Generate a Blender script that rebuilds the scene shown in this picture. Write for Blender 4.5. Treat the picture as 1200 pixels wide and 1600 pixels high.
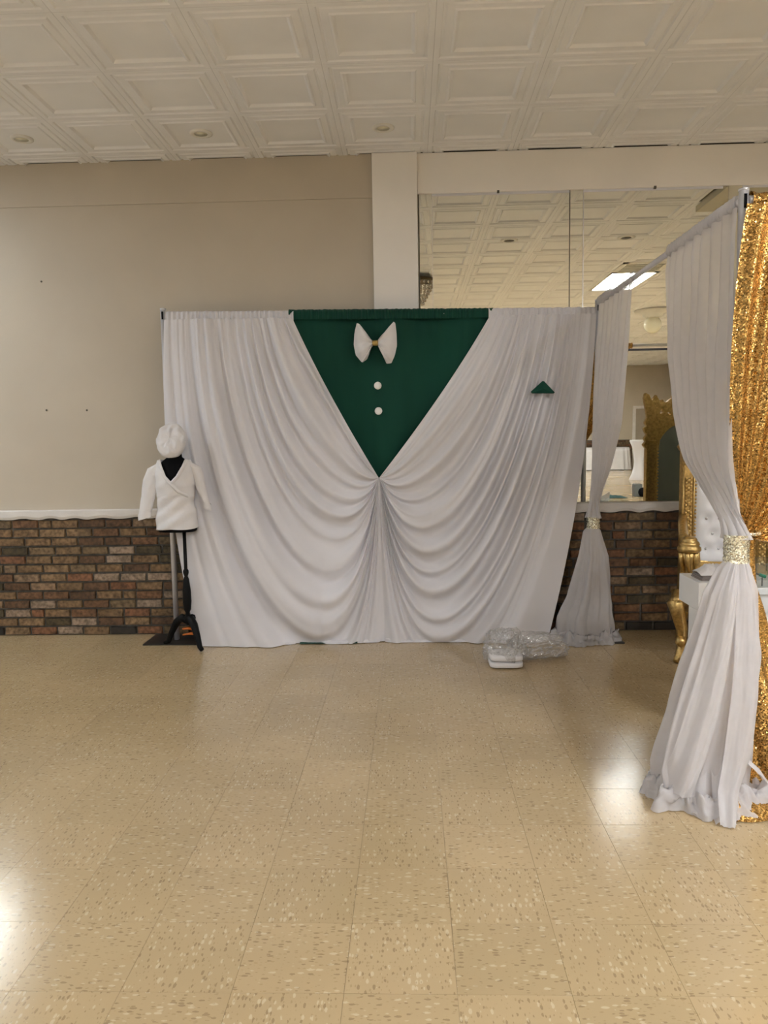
import bpy, bmesh, math, random
from mathutils import Vector, Matrix, noise as mnoise
random.seed(7)
S = bpy.context.scene
COL = S.collection
for o in list(bpy.data.objects): bpy.data.objects.remove(o, do_unlink=True)

# ------------------------------------------------------------------ camera
F_PX, CAM_H, PIT, YAW, ROL = 1216.0, 1.488, 0.0963, 0.0348, 0.0168
def cam_axes():
    cp, sp, cy, sy = math.cos(PIT), math.sin(PIT), math.cos(YAW), math.sin(YAW)
    F = Vector((-sy*cp, cy*cp, -sp)); R = Vector((cy, sy, 0)); U = R.cross(F)
    c, s = math.cos(ROL), math.sin(ROL)
    return F, c*R - s*U, s*R + c*U
cF, cR, cU = cam_axes()
cd = bpy.data.cameras.new('camera'); cam = bpy.data.objects.new('camera', cd); COL.objects.link(cam)
cd.sensor_fit = 'VERTICAL'; cd.sensor_height = 36; cd.lens = F_PX/1600*36; cd.clip_start = .05; cd.clip_end = 200
cam.matrix_world = Matrix(((cR.x, cU.x, -cF.x, 0), (cR.y, cU.y, -cF.y, 0), (cR.z, cU.z, -cF.z, CAM_H), (0, 0, 0, 1)))
S.camera = cam
def proj(P):
    v = Vector(P)-Vector((0, 0, CAM_H)); d = v.dot(cF)
    return (600+F_PX*v.dot(cR)/d, 800-F_PX*v.dot(cU)/d, d)

# ------------------------------------------------------------------ world, exposure (ceiling panels and added side windows light the room)
w = bpy.data.worlds.new('daylight'); S.world = w; w.use_nodes = True
bg = w.node_tree.nodes['Background']; bg.inputs[0].default_value = (.80, .90, 1.0, 1); bg.inputs[1].default_value = 2.0  # cool sky fill, entering only through the added side windows
S.view_settings.view_transform = 'Standard'; S.view_settings.look = 'None'
S.view_settings.gamma = 1; S.view_settings.use_curve_mapping = False; S.view_settings.exposure = 0.06
TROFFER = 58.0
XL, XR, D, YB, H = -6.5, 9.0, 5.862, -15.6, 3.522

FILL_WINS = [(-1.4, .2), (.7, 2.3), (2.8, 4.4)]; WZ = (.95, 2.95)      # unseen left-wall windows, added as cool ceiling fill: y0, y1
for k, (a_, b_) in enumerate(FILL_WINS):
    ld = bpy.data.lights.new('window_portal', 'AREA'); ld.shape = 'RECTANGLE'; ld.size = b_-a_; ld.size_y = WZ[1]-WZ[0]; ld.cycles.is_portal = True
    lo = bpy.data.objects.new('window_portal', ld); COL.objects.link(lo)
    lo.location = (XL-.12, (a_+b_)/2, (WZ[0]+WZ[1])/2); lo.rotation_euler = (math.pi/2, 0, -math.pi/2)

# ------------------------------------------------------------------ material helpers
def newmat(name):
    m = bpy.data.materials.new(name); m.use_nodes = True
    nt = m.node_tree; b = nt.nodes['Principled BSDF']; return m, nt, b
def N(nt, typ, **kw):
    n = nt.nodes.new(typ)
    for k, v in kw.items():
        if k.startswith('i_'):
            n.inputs[int(k[2:])].default_value = v
        else: setattr(n, k, v)
    return n
def L(nt, a, b): nt.links.new(a, b)
def ramp(nt, stops, interp='LINEAR'):
    r = nt.nodes.new('ShaderNodeValToRGB'); r.color_ramp.interpolation = interp
    e = r.color_ramp.elements
    while len(e) > 1: e.remove(e[-1])
    e[0].position = stops[0][0]; e[0].color = (*stops[0][1], 1)
    for p_, c in stops[1:]:
        x = e.new(p_); x.color = (*c, 1)
    return r
def mul(c, k): return tuple(min(1, x*k) for x in c)
def mat(name, col, rough=.6, metal=0, var=.08, scale=6, bump=0, bscale=60, spec=.5, sheen=0, coords='pos'):
    m, nt, b = newmat(name)
    g = N(nt, 'ShaderNodeNewGeometry')
    no = N(nt, 'ShaderNodeTexNoise'); no.inputs['Scale'].default_value = scale; no.inputs['Detail'].default_value = 4
    L(nt, g.outputs['Position'], no.inputs['Vector'])
    r = ramp(nt, [(.3, mul(col, 1-var)), (.7, mul(col, 1+var))]); L(nt, no.outputs['Fac'], r.inputs[0])
    L(nt, r.outputs[0], b.inputs['Base Color'])
    b.inputs['Roughness'].default_value = rough; b.inputs['Metallic'].default_value = metal
    b.inputs['Specular IOR Level'].default_value = spec
    if sheen: b.inputs['Sheen Weight'].default_value = sheen
    if bump:
        n2 = N(nt, 'ShaderNodeTexNoise'); n2.inputs['Scale'].default_value = bscale; n2.inputs['Detail'].default_value = 3
        L(nt, g.outputs['Position'], n2.inputs['Vector'])
        bp = N(nt, 'ShaderNodeBump'); bp.inputs['Strength'].default_value = bump; bp.inputs['Distance'].default_value = .01
        L(nt, n2.outputs['Fac'], bp.inputs['Height']); L(nt, bp.outputs[0], b.inputs['Normal'])
    return m
M = {}
M['wall'] = mat('beige_wall_paint', (.548, .478, .378), .55, var=.05, scale=1.6, bump=.05, bscale=90)
M['white_paint'] = mat('white_wall_paint', (.88, .84, .79), .5, var=.02, scale=2)
M['cream'] = mat('cream_paint', (.60, .55, .42), .6, var=.04, scale=2)
M['rail'] = mat('white_plaster_rail', (.74, .70, .66), .6, var=.06, scale=9, bump=.2, bscale=40)
M['tile_ceiling'] = mat('ceiling_tile_paint', (.87, .87, .88), .42, var=.03, scale=3)
M['dark_gap'] = mat('dark_void', (.03, .026, .02), .9)
M['mortar'] = mat('grey_mortar', (.10, .092, .078), .9, var=.3, scale=30, bump=.4, bscale=80)
M['silver'] = mat('brushed_aluminium', (.70, .70, .74), .32, .45, var=.05)
M['steel_dark'] = mat('dark_steel', (.030, .028, .026), .45, .3, var=.2)
M['black'] = mat('black_fabric', (.005, .005, .006), .9, var=.3, spec=.1)
M['black_wood'] = mat('black_lacquer_wood', (.005, .005, .005), .5, var=.3, spec=.15)
M['orange'] = mat('orange_cord', (.75, .20, .03), .5)
M['green'] = mat('emerald_polyester', (.002, .050, .032), .8, var=.10, scale=2, sheen=.15, spec=.25)
M['white_knit'] = mat('white_stretch_cloth', (.71, .692, .715), .85, var=.02, scale=3, spec=.2)
M['white_cotton'] = mat('white_cotton', (.76, .735, .735), .85, var=.03, scale=9, bump=.15, bscale=70)
M['button'] = mat('white_button', (.85, .83, .80), .4)
M['gold_cloth'] = mat('gold_knot_cloth', (.52, .36, .12), .4, .5)
M['white_gloss'] = mat('white_gloss_board', (.80, .80, .80), .3, var=.02)
M['upholstery'] = mat('white_leatherette', (.76, .75, .76), .4, var=.03)
M['back_cloth'] = mat('grey_green_backing', (.20, .23, .20), .7, var=.06)
M['brownpad'] = mat('taupe_board', (.26, .22, .20), .6)
M['grille'] = mat('vent_dark', (.05, .06, .06), .6)
M['white_metal'] = mat('white_enamel', (.78, .76, .70), .4)
M['globe'] = mat('opal_glass', (.80, .76, .58), .25, var=.02)
M['door'] = mat('taupe_door', (.40, .34, .26), .5, var=.04)
M['teal'] = mat('teal_cloth', (.010, .05, .05), .7)
M['screen_grey'] = mat('grey_plastic', (.10, .11, .11), .5)
M['scuff'] = mat('dark_screw', (.10, .09, .07), .5, .5)

def gold_mat(name, col, rough):
    m, nt, b = newmat(name); g = N(nt, 'ShaderNodeNewGeometry')
    no = N(nt, 'ShaderNodeTexNoise'); no.inputs['Scale'].default_value = 55; no.inputs['Detail'].default_value = 5
    L(nt, g.outputs['Position'], no.inputs['Vector'])
    r = ramp(nt, [(.25, mul(col, .55)), (.65, col)]); L(nt, no.outputs['Fac'], r.inputs[0]); L(nt, r.outputs[0], b.inputs['Base Color'])
    b.inputs['Metallic'].default_value = .9; b.inputs['Roughness'].default_value = rough
    bp = N(nt, 'ShaderNodeBump'); bp.inputs['Strength'].default_value = .25; bp.inputs['Distance'].default_value = .006
    L(nt, no.outputs['Fac'], bp.inputs['Height']); L(nt, bp.outputs[0], b.inputs['Normal']); return m
M['gold'] = gold_mat('gilded_wood', (.66, .45, .17), .34)

def mirror_mat():
    m, nt, b = newmat('silvered_mirror'); g = N(nt, 'ShaderNodeNewGeometry')
    no = N(nt, 'ShaderNodeTexNoise'); no.inputs['Scale'].default_value = 2.2; L(nt, g.outputs['Position'], no.inputs['Vector'])
    r = ramp(nt, [(.3, (.84, .84, .77)), (.7, (.87, .865, .80))]); L(nt, no.outputs['Fac'], r.inputs[0]); L(nt, r.outputs[0], b.inputs['Base Color'])
    b.inputs['Metallic'].default_value = 1; b.inputs['Roughness'].default_value = .0; return m
M['mirror'] = mirror_mat()

def emit_mat(name, col, s):
    m, nt, b = newmat(name); g = N(nt, 'ShaderNodeNewGeometry')
    no = N(nt, 'ShaderNodeTexNoise'); no.inputs['Scale'].default_value = 90; L(nt, g.outputs['Position'], no.inputs['Vector'])
    r = ramp(nt, [(.3, mul(col, .97)), (.7, col)]); L(nt, no.outputs['Fac'], r.inputs[0])
    L(nt, r.outputs[0], b.inputs['Emission Color']); b.inputs['Emission Strength'].default_value = s
    b.inputs['Base Color'].default_value = (.8, .8, .8, 1); return m
M['diffuser'] = emit_mat('fluorescent_diffuser', (.92, .955, 1.0), TROFFER)
M['diffuser_cool'] = emit_mat('cool_dim_diffuser', (.86, .93, 1.0), 30.0)

def sheer_mat(name, col, transp, transl):
    m = bpy.data.materials.new(name); m.use_nodes = True; nt = m.node_tree; nt.nodes.clear()
    out = N(nt, 'ShaderNodeOutputMaterial'); g = N(nt, 'ShaderNodeNewGeometry')
    no = N(nt, 'ShaderNodeTexNoise'); no.inputs['Scale'].default_value = 25; L(nt, g.outputs['Position'], no.inputs['Vector'])
    r = ramp(nt, [(.3, mul(col, .96)), (.7, col)]); L(nt, no.outputs['Fac'], r.inputs[0])
    d = N(nt, 'ShaderNodeBsdfDiffuse'); tl = N(nt, 'ShaderNodeBsdfTranslucent'); tp = N(nt, 'ShaderNodeBsdfTransparent')
    L(nt, r.outputs[0], d.inputs[0]); L(nt, r.outputs[0], tl.inputs[0])
    m1 = N(nt, 'ShaderNodeMixShader'); m1.inputs[0].default_value = transl; L(nt, d.outputs[0], m1.inputs[1]); L(nt, tl.outputs[0], m1.inputs[2])
    m2 = N(nt, 'ShaderNodeMixShader'); m2.inputs[0].default_value = transp; L(nt, m1.outputs[0], m2.inputs[1]); L(nt, tp.outputs[0], m2.inputs[2])
    L(nt, m2.outputs[0], out.inputs[0]); return m
M['sheer'] = sheer_mat('white_voile', (.74, .715, .72), .22, .30)
M['knit_thin'] = M['white_knit']

def plastic_mat():
    m = bpy.data.materials.new('clear_plastic_film'); m.use_nodes = True; nt = m.node_tree; nt.nodes.clear()
    out = N(nt, 'ShaderNodeOutputMaterial'); g = N(nt, 'ShaderNodeNewGeometry')
    no = N(nt, 'ShaderNodeTexNoise'); no.inputs['Scale'].default_value = 45; no.inputs['Detail'].default_value = 4; L(nt, g.outputs['Position'], no.inputs['Vector'])
    bp = N(nt, 'ShaderNodeBump'); bp.inputs['Strength'].default_value = .6; bp.inputs['Distance'].default_value = .012; L(nt, no.outputs['Fac'], bp.inputs['Height'])
    gl = N(nt, 'ShaderNodeBsdfGlossy'); gl.inputs['Roughness'].default_value = .12; L(nt, bp.outputs[0], gl.inputs['Normal'])
    d = N(nt, 'ShaderNodeBsdfDiffuse'); d.inputs[0].default_value = (.7, .7, .7, 1)
    tp = N(nt, 'ShaderNodeBsdfTransparent'); tp.inputs[0].default_value = (.93, .93, .93, 1)
    a = N(nt, 'ShaderNodeMixShader'); a.inputs[0].default_value = .55; L(nt, gl.outputs[0], a.inputs[1]); L(nt, d.outputs[0], a.inputs[2])
    f = ramp(nt, [(.35, (.20,)*3), (.72, (.62,)*3)]); L(nt, no.outputs['Fac'], f.inputs[0])
    b = N(nt, 'ShaderNodeMixShader'); L(nt, f.outputs[0], b.inputs[0]); L(nt, tp.outputs[0], b.inputs[1]); L(nt, a.outputs[0], b.inputs[2])
    L(nt, b.outputs[0], out.inputs[0]); return m
M['film'] = plastic_mat()
def acrylic_mat(name='clear_acrylic', fac=.12, tint=(.93, .95, .95)):
    m = bpy.data.materials.new(name); m.use_nodes = True; nt = m.node_tree; nt.nodes.clear()
    out = N(nt, 'ShaderNodeOutputMaterial'); g = N(nt, 'ShaderNodeNewGeometry')
    no = N(nt, 'ShaderNodeTexNoise'); no.inputs['Scale'].default_value = 8; L(nt, g.outputs['Position'], no.inputs['Vector'])
    gl = N(nt, 'ShaderNodeBsdfGlossy'); gl.inputs['Roughness'].default_value = .05
    tp = N(nt, 'ShaderNodeBsdfTransparent'); tp.inputs[0].default_value = (*tint, 1)
    f = ramp(nt, [(.3, (fac*.8,)*3), (.7, (fac*1.2,)*3)]); L(nt, no.outputs['Fac'], f.inputs[0])
    b = N(nt, 'ShaderNodeMixShader'); L(nt, f.outputs[0], b.inputs[0]); L(nt, tp.outputs[0], b.inputs[1]); L(nt, gl.outputs[0], b.inputs[2])
    L(nt, b.outputs[0], out.inputs[0]); return m
M['acrylic'] = acrylic_mat()
M['crystal'] = acrylic_mat('crystal_glass', .45, (.75, .72, .66))
M['pane'] = acrylic_mat('window_glass', .05, (.97, .98, .98))

def sequin_mat(name, base, cell, rough, spread):
    m, nt, b = newmat(name)
    tc = N(nt, 'ShaderNodeTexCoord')
    v = N(nt, 'ShaderNodeTexVoronoi'); v.inputs['Scale'].default_value = cell; L(nt, tc.outputs['Object'], v.inputs['Vector'])
    sub = N(nt, 'ShaderNodeVectorMath', operation='SUBTRACT'); L(nt, v.outputs['Color'], sub.inputs[0]); sub.inputs[1].default_value = (.5, .5, .5)
    sc = N(nt, 'ShaderNodeVectorMath', operation='SCALE'); L(nt, sub.outputs[0], sc.inputs[0]); sc.inputs['Scale'].default_value = spread
    g = N(nt, 'ShaderNodeNewGeometry')
    ad = N(nt, 'ShaderNodeVectorMath', operation='ADD'); L(nt, g.outputs['Normal'], ad.inputs[0]); L(nt, sc.outputs[0], ad.inputs[1])
    nm = N(nt, 'ShaderNodeVectorMath', operation='NORMALIZE'); L(nt, ad.outputs[0], nm.inputs[0]); L(nt, nm.outputs[0], b.inputs['Normal'])
    sep = N(nt, 'ShaderNodeSeparateColor'); L(nt, v.outputs['Color'], sep.inputs[0])
    rr = ramp(nt, [(.0, (rough*1.5,)*3), (.6, (rough,)*3), (.8, (rough*.35,)*3)]); L(nt, sep.outputs[1], rr.inputs[0]); L(nt, rr.outputs[0], b.inputs['Roughness'])
    r = ramp(nt, [(0, mul(base, .40)), (.5, base), (1, mul(base, 1.6))]); L(nt, sep.outputs[0], r.inputs[0]); L(nt, r.outputs[0], b.inputs['Base Color'])
    b.inputs['Metallic'].default_value = .85; b.inputs['Roughness'].default_value = rough; return m
M['sequin'] = sequin_mat('gold_sequin_cloth', (.50, .29, .085), 200, .27, .44)
M['glitter_band'] = sequin_mat('champagne_glitter_mesh', (.80, .73, .54), 200, .40, .55)

def brick_mat(name):
    m, nt, b = newmat(name)
    oi = N(nt, 'ShaderNodeObjectInfo'); g = N(nt, 'ShaderNodeNewGeometry')
    ad = N(nt, 'ShaderNodeMath', operation='ADD'); L(nt, oi.outputs['Random'], ad.inputs[0]); L(nt, g.outputs['Random Per Island'], ad.inputs[1])
    fr = N(nt, 'ShaderNodeMath', operation='FRACT'); L(nt, ad.outputs[0], fr.inputs[0])
    r = ramp(nt, [(0, (.30, .195, .100)), (.16, (.26, .140, .070)), (.30, (.335, .225, .120)), (.46, (.185, .105, .055)), (.56, (.31, .150, .075)),
                  (.68, (.115, .088, .045)), (.76, (.265, .190, .105)), (.86, (.46, .355, .265)), (.94, (.36, .25, .155))], 'CONSTANT')
    L(nt, fr.outputs[0], r.inputs[0])
    no = N(nt, 'ShaderNodeTexNoise'); no.inputs['Scale'].default_value = 38; no.inputs['Detail'].default_value = 6; L(nt, g.outputs['Position'], no.inputs['Vector'])
    n2 = N(nt, 'ShaderNodeTexNoise'); n2.inputs['Scale'].default_value = 9; n2.inputs['Detail'].default_value = 3; L(nt, g.outputs['Position'], n2.inputs['Vector'])
    r2 = ramp(nt, [(.30, (.30, .28, .25)), (.62, (.78, .76, .74))]); L(nt, no.outputs['Fac'], r2.inputs[0])
    r3 = ramp(nt, [(.35, (.75, .72, .66)), (.6, (1.1, 1.05, 1.0))]); L(nt, n2.outputs['Fac'], r3.inputs[0])
    mx = N(nt, 'ShaderNodeMix', data_type='RGBA', blend_type='MULTIPLY'); mx.inputs[0].default_value = 1
    L(nt, r.outputs[0], mx.inputs[6]); L(nt, r2.outputs[0], mx.inputs[7])
    mx2 = N(nt, 'ShaderNodeMix', data_type='RGBA', blend_type='MULTIPLY'); mx2.inputs[0].default_value = 1
    L(nt, mx.outputs[2], mx2.inputs[6]); L(nt, r3.outputs[0], mx2.inputs[7]); L(nt, mx2.outputs[2], b.inputs['Base Color'])
    b.inputs['Roughness'].default_value = .75
    bp = N(nt, 'ShaderNodeBump'); bp.inputs['Strength'].default_value = .6; bp.inputs['Distance'].default_value = .006
    L(nt, no.outputs['Fac'], bp.inputs['Height']); L(nt, bp.outputs[0], b.inputs['Normal']); return m
M['brick'] = brick_mat('antique_brick')

FT, FX, FY = .3048, -.5025, 1.9527
def floor_mat():
    m, nt, b = newmat('speckled_vinyl_tile'); g = N(nt, 'ShaderNodeNewGeometry')
    sp = N(nt, 'ShaderNodeSeparateXYZ'); L(nt, g.outputs['Position'], sp.inputs[0])
    def idx(sock, off):
        a = N(nt, 'ShaderNodeMath', operation='SUBTRACT'); L(nt, sock, a.inputs[0]); a.inputs[1].default_value = off
        d = N(nt, 'ShaderNodeMath', operation='DIVIDE'); L(nt, a.outputs[0], d.inputs[0]); d.inputs[1].default_value = FT
        f = N(nt, 'ShaderNodeMath', operation='FLOOR'); L(nt, d.outputs[0], f.inputs[0]); return f.outputs[0]
    ix, iy = idx(sp.outputs[0], FX), idx(sp.outputs[1], FY)
    s = N(nt, 'ShaderNodeMath', operation='ADD'); L(nt, ix, s.inputs[0]); L(nt, iy, s.inputs[1])
    par = N(nt, 'ShaderNodeMath', operation='PINGPONG'); L(nt, s.outputs[0], par.inputs[0]); par.inputs[1].default_value = 1
    cid = N(nt, 'ShaderNodeCombineXYZ'); L(nt, ix, cid.inputs[0]); L(nt, iy, cid.inputs[1])
    wn = N(nt, 'ShaderNodeTexWhiteNoise', noise_dimensions='2D'); L(nt, cid.outputs[0], wn.inputs['Vector'])
    sw = N(nt, 'ShaderNodeCombineXYZ'); L(nt, sp.outputs[1], sw.inputs[0]); L(nt, sp.outputs[0], sw.inputs[1])
    mixv = N(nt, 'ShaderNodeMix', data_type='VECTOR'); L(nt, par.outputs[0], mixv.inputs[0]); L(nt, g.outputs['Position'], mixv.inputs[4]); L(nt, sw.outputs[0], mixv.inputs[5])
    def flecks(scale, off, thr, keep):
        mp = N(nt, 'ShaderNodeMapping'); mp.inputs['Scale'].default_value = (scale*.42, scale, 0); mp.inputs['Location'].default_value = (off, off*1.7, 0)
        L(nt, mixv.outputs[1], mp.inputs['Vector'])
        wob = N(nt, 'ShaderNodeTexNoise'); wob.inputs['Scale'].default_value = 3.0; L(nt, mp.outputs[0], wob.inputs['Vector'])
        wv = N(nt, 'ShaderNodeVectorMath', operation='SCALE'); L(nt, wob.outputs['Color'], wv.inputs[0]); wv.inputs['Scale'].default_value = .35
        av = N(nt, 'ShaderNodeVectorMath', operation='ADD'); L(nt, mp.outputs[0], av.inputs[0]); L(nt, wv.outputs[0], av.inputs[1])
        v = N(nt, 'ShaderNodeTexVoronoi', voronoi_dimensions='2D'); v.inputs['Scale'].default_value = 1; L(nt, av.outputs[0], v.inputs['Vector'])
        c = N(nt, 'ShaderNodeSeparateColor'); L(nt, v.outputs['Color'], c.inputs[0])
        k = N(nt, 'ShaderNodeMath', operation='LESS_THAN'); L(nt, c.outputs[0], k.inputs[0]); k.inputs[1].default_value = keep
        sz = N(nt, 'ShaderNodeMath', operation='MULTIPLY'); L(nt, c.outputs[1], sz.inputs[0]); sz.inputs[1].default_value = thr
        d = N(nt, 'ShaderNodeMath', operation='LESS_THAN'); L(nt, v.outputs['Distance'], d.inputs[0]); L(nt, sz.outputs[0], d.inputs[1])
        f = N(nt, 'ShaderNodeMath', operation='MULTIPLY'); L(nt, k.outputs[0], f.inputs[0]); L(nt, d.outputs[0], f.inputs[1]); return f.outputs[0]
    base = ramp(nt, [(0, (.455, .345, .198)), (.5, (.478, .362, .208)), (1, (.500, .378, .219))]); L(nt, wn.outputs['Value'], base.inputs[0])
    no = N(nt, 'ShaderNodeTexNoise'); no.inputs['Scale'].default_value = 1.1; no.inputs['Detail'].default_value = 5; L(nt, g.outputs['Position'], no.inputs['Vector'])
    rn = ramp(nt, [(.3, (.90, .88, .86)), (.65, (1.03, 1.02, 1.0))]); L(nt, no.outputs['Fac'], rn.inputs[0])
    m0 = N(nt, 'ShaderNodeMix', data_type='RGBA', blend_type='MULTIPLY'); m0.inputs[0].default_value = 1; L(nt, base.outputs[0], m0.inputs[6]); L(nt, rn.outputs[0], m0.inputs[7])
    cur = m0.outputs[2]
    for scale, off, thr, keep, col, fac in ((95, 0, .42, .34, (.22, .15, .08), .55), (88, 31, .46, .26, (.62, .52, .36), .55), (150, 7, .40, .25, (.30, .21, .11), .45)):
        f = flecks(scale, off, thr, keep)
        k = N(nt, 'ShaderNodeMath', operation='MULTIPLY'); L(nt, f, k.inputs[0]); k.inputs[1].default_value = fac
        mx = N(nt, 'ShaderNodeMix', data_type='RGBA'); L(nt, k.outputs[0], mx.inputs[0]); L(nt, cur, mx.inputs[6]); mx.inputs[7].default_value = (*col, 1); cur = mx.outputs[2]
    L(nt, cur, b.inputs['Base Color'])
    rr = ramp(nt, [(.3, (.15,)*3), (.7, (.22,)*3)]); L(nt, no.outputs['Fac'], rr.inputs[0]); L(nt, rr.outputs[0], b.inputs['Roughness'])
    n3 = N(nt, 'ShaderNodeTexNoise'); n3.inputs['Scale'].default_value = 14; L(nt, g.outputs['Position'], n3.inputs['Vector'])
    bp = N(nt, 'ShaderNodeBump'); bp.inputs['Strength'].default_value = .05; bp.inputs['Distance'].default_value = .01; L(nt, n3.outputs['Fac'], bp.inputs['Height']); L(nt, bp.outputs[0], b.inputs['Normal'])
    b.inputs['Specular IOR Level'].default_value = .8
    return m
M['floor'] = floor_mat()
M['grout'] = mat('dark_joint', (.30, .22, .125), .8)

# ------------------------------------------------------------------ mesh helpers
class MB:
    def __init__(s): s.v = []; s.f = []
    def add(s, vs, fs):
        n = len(s.v); s.v += [tuple(v) for v in vs]; s.f += [tuple(i+n for i in f) for f in fs]; return s
    def box(s, x0, x1, y0, y1, z0, z1):
        return s.add([(x, y, z) for z in (z0, z1) for y in (y0, y1) for x in (x0, x1)],
                     [(0, 2, 3, 1), (4, 5, 7, 6), (0, 1, 5, 4), (2, 6, 7, 3), (0, 4, 6, 2), (1, 3, 7, 5)])
    def tube(s, pts, r, n=10, cap=True):
        pts = [Vector(p) for p in pts]; rings = []; up = None
        rs = r if isinstance(r, (list, tuple)) else [r]*len(pts)
        for i, p in enumerate(pts):
            t = (pts[min(i+1, len(pts)-1)]-pts[max(i-1, 0)]).normalized()
            a = up if up is not None else (Vector((0, 0, 1)) if abs(t.z) < .9 else Vector((1, 0, 0)))
            b = t.cross(a)
            if b.length < 1e-6: b = t.cross(Vector((0, 1, 0)))
            b.normalize(); c = b.cross(t).normalized(); up = c
            rings.append([p+(b*math.cos(2*math.pi*k/n)+c*math.sin(2*math.pi*k/n))*rs[i] for k in range(n)])
        vs = [v for g in rings for v in g]
        fs = [(i*n+k, i*n+(k+1) % n, (i+1)*n+(k+1) % n, (i+1)*n+k) for i in range(len(pts)-1) for k in range(n)]
        if cap: fs += [tuple(range(n-1, -1, -1)), tuple((len(pts)-1)*n+k for k in range(n))]
        return s.add(vs, fs)
    def lathe(s, prof, c=(0, 0, 0), n=20, sx=1, sy=1):
        vs = [(c[0]+r*sx*math.cos(2*math.pi*k/n), c[1]+r*sy*math.sin(2*math.pi*k/n), c[2]+z) for r, z in prof for k in range(n)]
        fs = [(i*n+k, i*n+(k+1) % n, (i+1)*n+(k+1) % n, (i+1)*n+k) for i in range(len(prof)-1) for k in range(n)]
        fs += [tuple(range(n-1, -1, -1)), tuple((len(prof)-1)*n+k for k in range(n))]
        return s.add(vs, fs)
    def grid(s, P, closed=False):
        R, C = len(P), len(P[0])
        fs = [(i*C+j, i*C+(j+1) % C, (i+1)*C+(j+1) % C, (i+1)*C+j) for i in range(R-1) for j in range(C if closed else C-1)]
        return s.add([p for r in P for p in r], fs)
    def ball(s, c, r, n=10, m=6, sc=(1, 1, 1)):
        prof = [[(c[0]+r*sc[0]*math.sin(math.pi*i/m)*math.cos(2*math.pi*k/n), c[1]+r*sc[1]*math.sin(math.pi*i/m)*math.sin(2*math.pi*k/n), c[2]-r*sc[2]*math.cos(math.pi*i/m)) for k in range(n)] for i in range(m+1)]
        return s.grid(prof, True)
    def mesh(s, name, m, smooth=False):
        me = bpy.data.meshes.new(name); me.from_pydata(s.v, [], s.f); me.materials.append(m); me.update()
        if smooth:
            for p_ in me.polygons: p_.use_smooth = True
        return me
    def build(s, name, m, parent=None, smooth=False, bevel=0, label=None):
        o = bpy.data.objects.new(name, s.mesh(name, m, smooth)); COL.objects.link(o)
        if parent is not None: o.parent = parent; o.matrix_parent_inverse = Matrix.Translation(-parent.location)
        if bevel:
            md = o.modifiers.new('bevel', 'BEVEL'); md.width = bevel; md.segments = 2; md.limit_method = 'ANGLE'
        if label: o['label'] = label
        return o
def link_mesh(name, me, loc, parent):
    o = bpy.data.objects.new(name, me); COL.objects.link(o); o.location = loc
    o.parent = parent; o.matrix_parent_inverse = Matrix.Translation(-parent.location); return o
def empty(name, loc, label, cat, group=None):
    o = bpy.data.objects.new(name, None); COL.objects.link(o); o.location = loc; o.empty_display_size = .1
    return tag(o, label, cat, group)
def tag(o, label, cat, group=None):
    o['label'] = label; o['category'] = cat
    if group: o['group'] = group
    return o
def struct(o, label=None):
    o['kind'] = 'structure'
    if label: o['label'] = label
    return o
def fbm(x, y=0., z=0., o=3): return mnoise.fractal(Vector((x, y, z)), 1.0, 2.0, o)
def lerp(a, b, t): return a+(b-a)*t
def pw(x, pts):      # piecewise-smooth interpolation of (x, value) pairs
    if x <= pts[0][0]: return pts[0][1]
    for (a, va), (b, vb) in zip(pts, pts[1:]):
        if x <= b:
            t = (x-a)/(b-a); return va+(vb-va)*t
    return pts[-1][1]
def extrude_shape(loops, thick, name, m, parent, loc, rot=(math.pi/2, 0, 0), label=None, bevel=.0):
    cu = bpy.data.curves.new(name, 'CURVE'); cu.dimensions = '2D'; cu.fill_mode = 'BOTH'; cu.extrude = thick/2; cu.bevel_depth = bevel; cu.bevel_resolution = 1
    for lp in loops:
        sp = cu.splines.new('POLY'); sp.points.add(len(lp)-1); sp.use_cyclic_u = True
        for q, (x, y) in zip(sp.points, lp): q.co = (x, y, 0, 1)
    t = bpy.data.objects.new('tmp', cu); COL.objects.link(t)
    bpy.context.view_layer.update()
    dg = bpy.context.evaluated_depsgraph_get(); me = bpy.data.meshes.new_from_object(t.evaluated_get(dg))
    bpy.data.objects.remove(t, do_unlink=True); bpy.data.curves.remove(cu)
    me.materials.clear(); me.materials.append(m)
    me.transform(Matrix.Translation(Vector(loc)) @ Matrix.Rotation(rot[0], 4, 'X'))
    o = bpy.data.objects.new(name, me); COL.objects.link(o)
    if parent is not None: o.parent = parent; o.matrix_parent_inverse = Matrix.Translation(-parent.location)
    if label: o['label'] = label
    return o

# ================================================================== SETTING
fl = struct(MB().box(XL-.15, XR+.15, YB-.15, D+.15, -.12, -.004).build('floor', M['grout']), 'tan speckled vinyl tile floor with waxed gloss')
tiles = []
for i in range(-20, 32):
    for j in range(-60, 14):
        x0, y0 = FX+i*FT, FY+j*FT
        x1, y1 = x0+FT, y0+FT
        if x1 > XR or x0 < XL-.3 or y0 < YB or y0 > D-.03: continue
        x0 = max(x0, XL); y1 = min(y1, D-.012)
        if x1-x0 < .02 or y1-y0 < .02: continue
        c = ((x0+x1)/2, (y0+y1)/2)
        vis = 0
        if c[1] > 1.2:
            px, py, d = proj((c[0], c[1], 0))
            if d > .5 and -90 < px < 1290 and py < 1720: vis = 1
        tiles.append((vis, c[1] if not vis else -c[1], x0, x1, y0, y1))
tiles.sort(key=lambda t: (-t[0], t[1] if t[0] else -t[1]))
g = .0005
full = MB().box(-FT/2+g, FT/2-g, -FT/2+g, FT/2-g, -.004, 0).mesh('vinyl_tile', M['floor'])
rest = MB()
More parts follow.
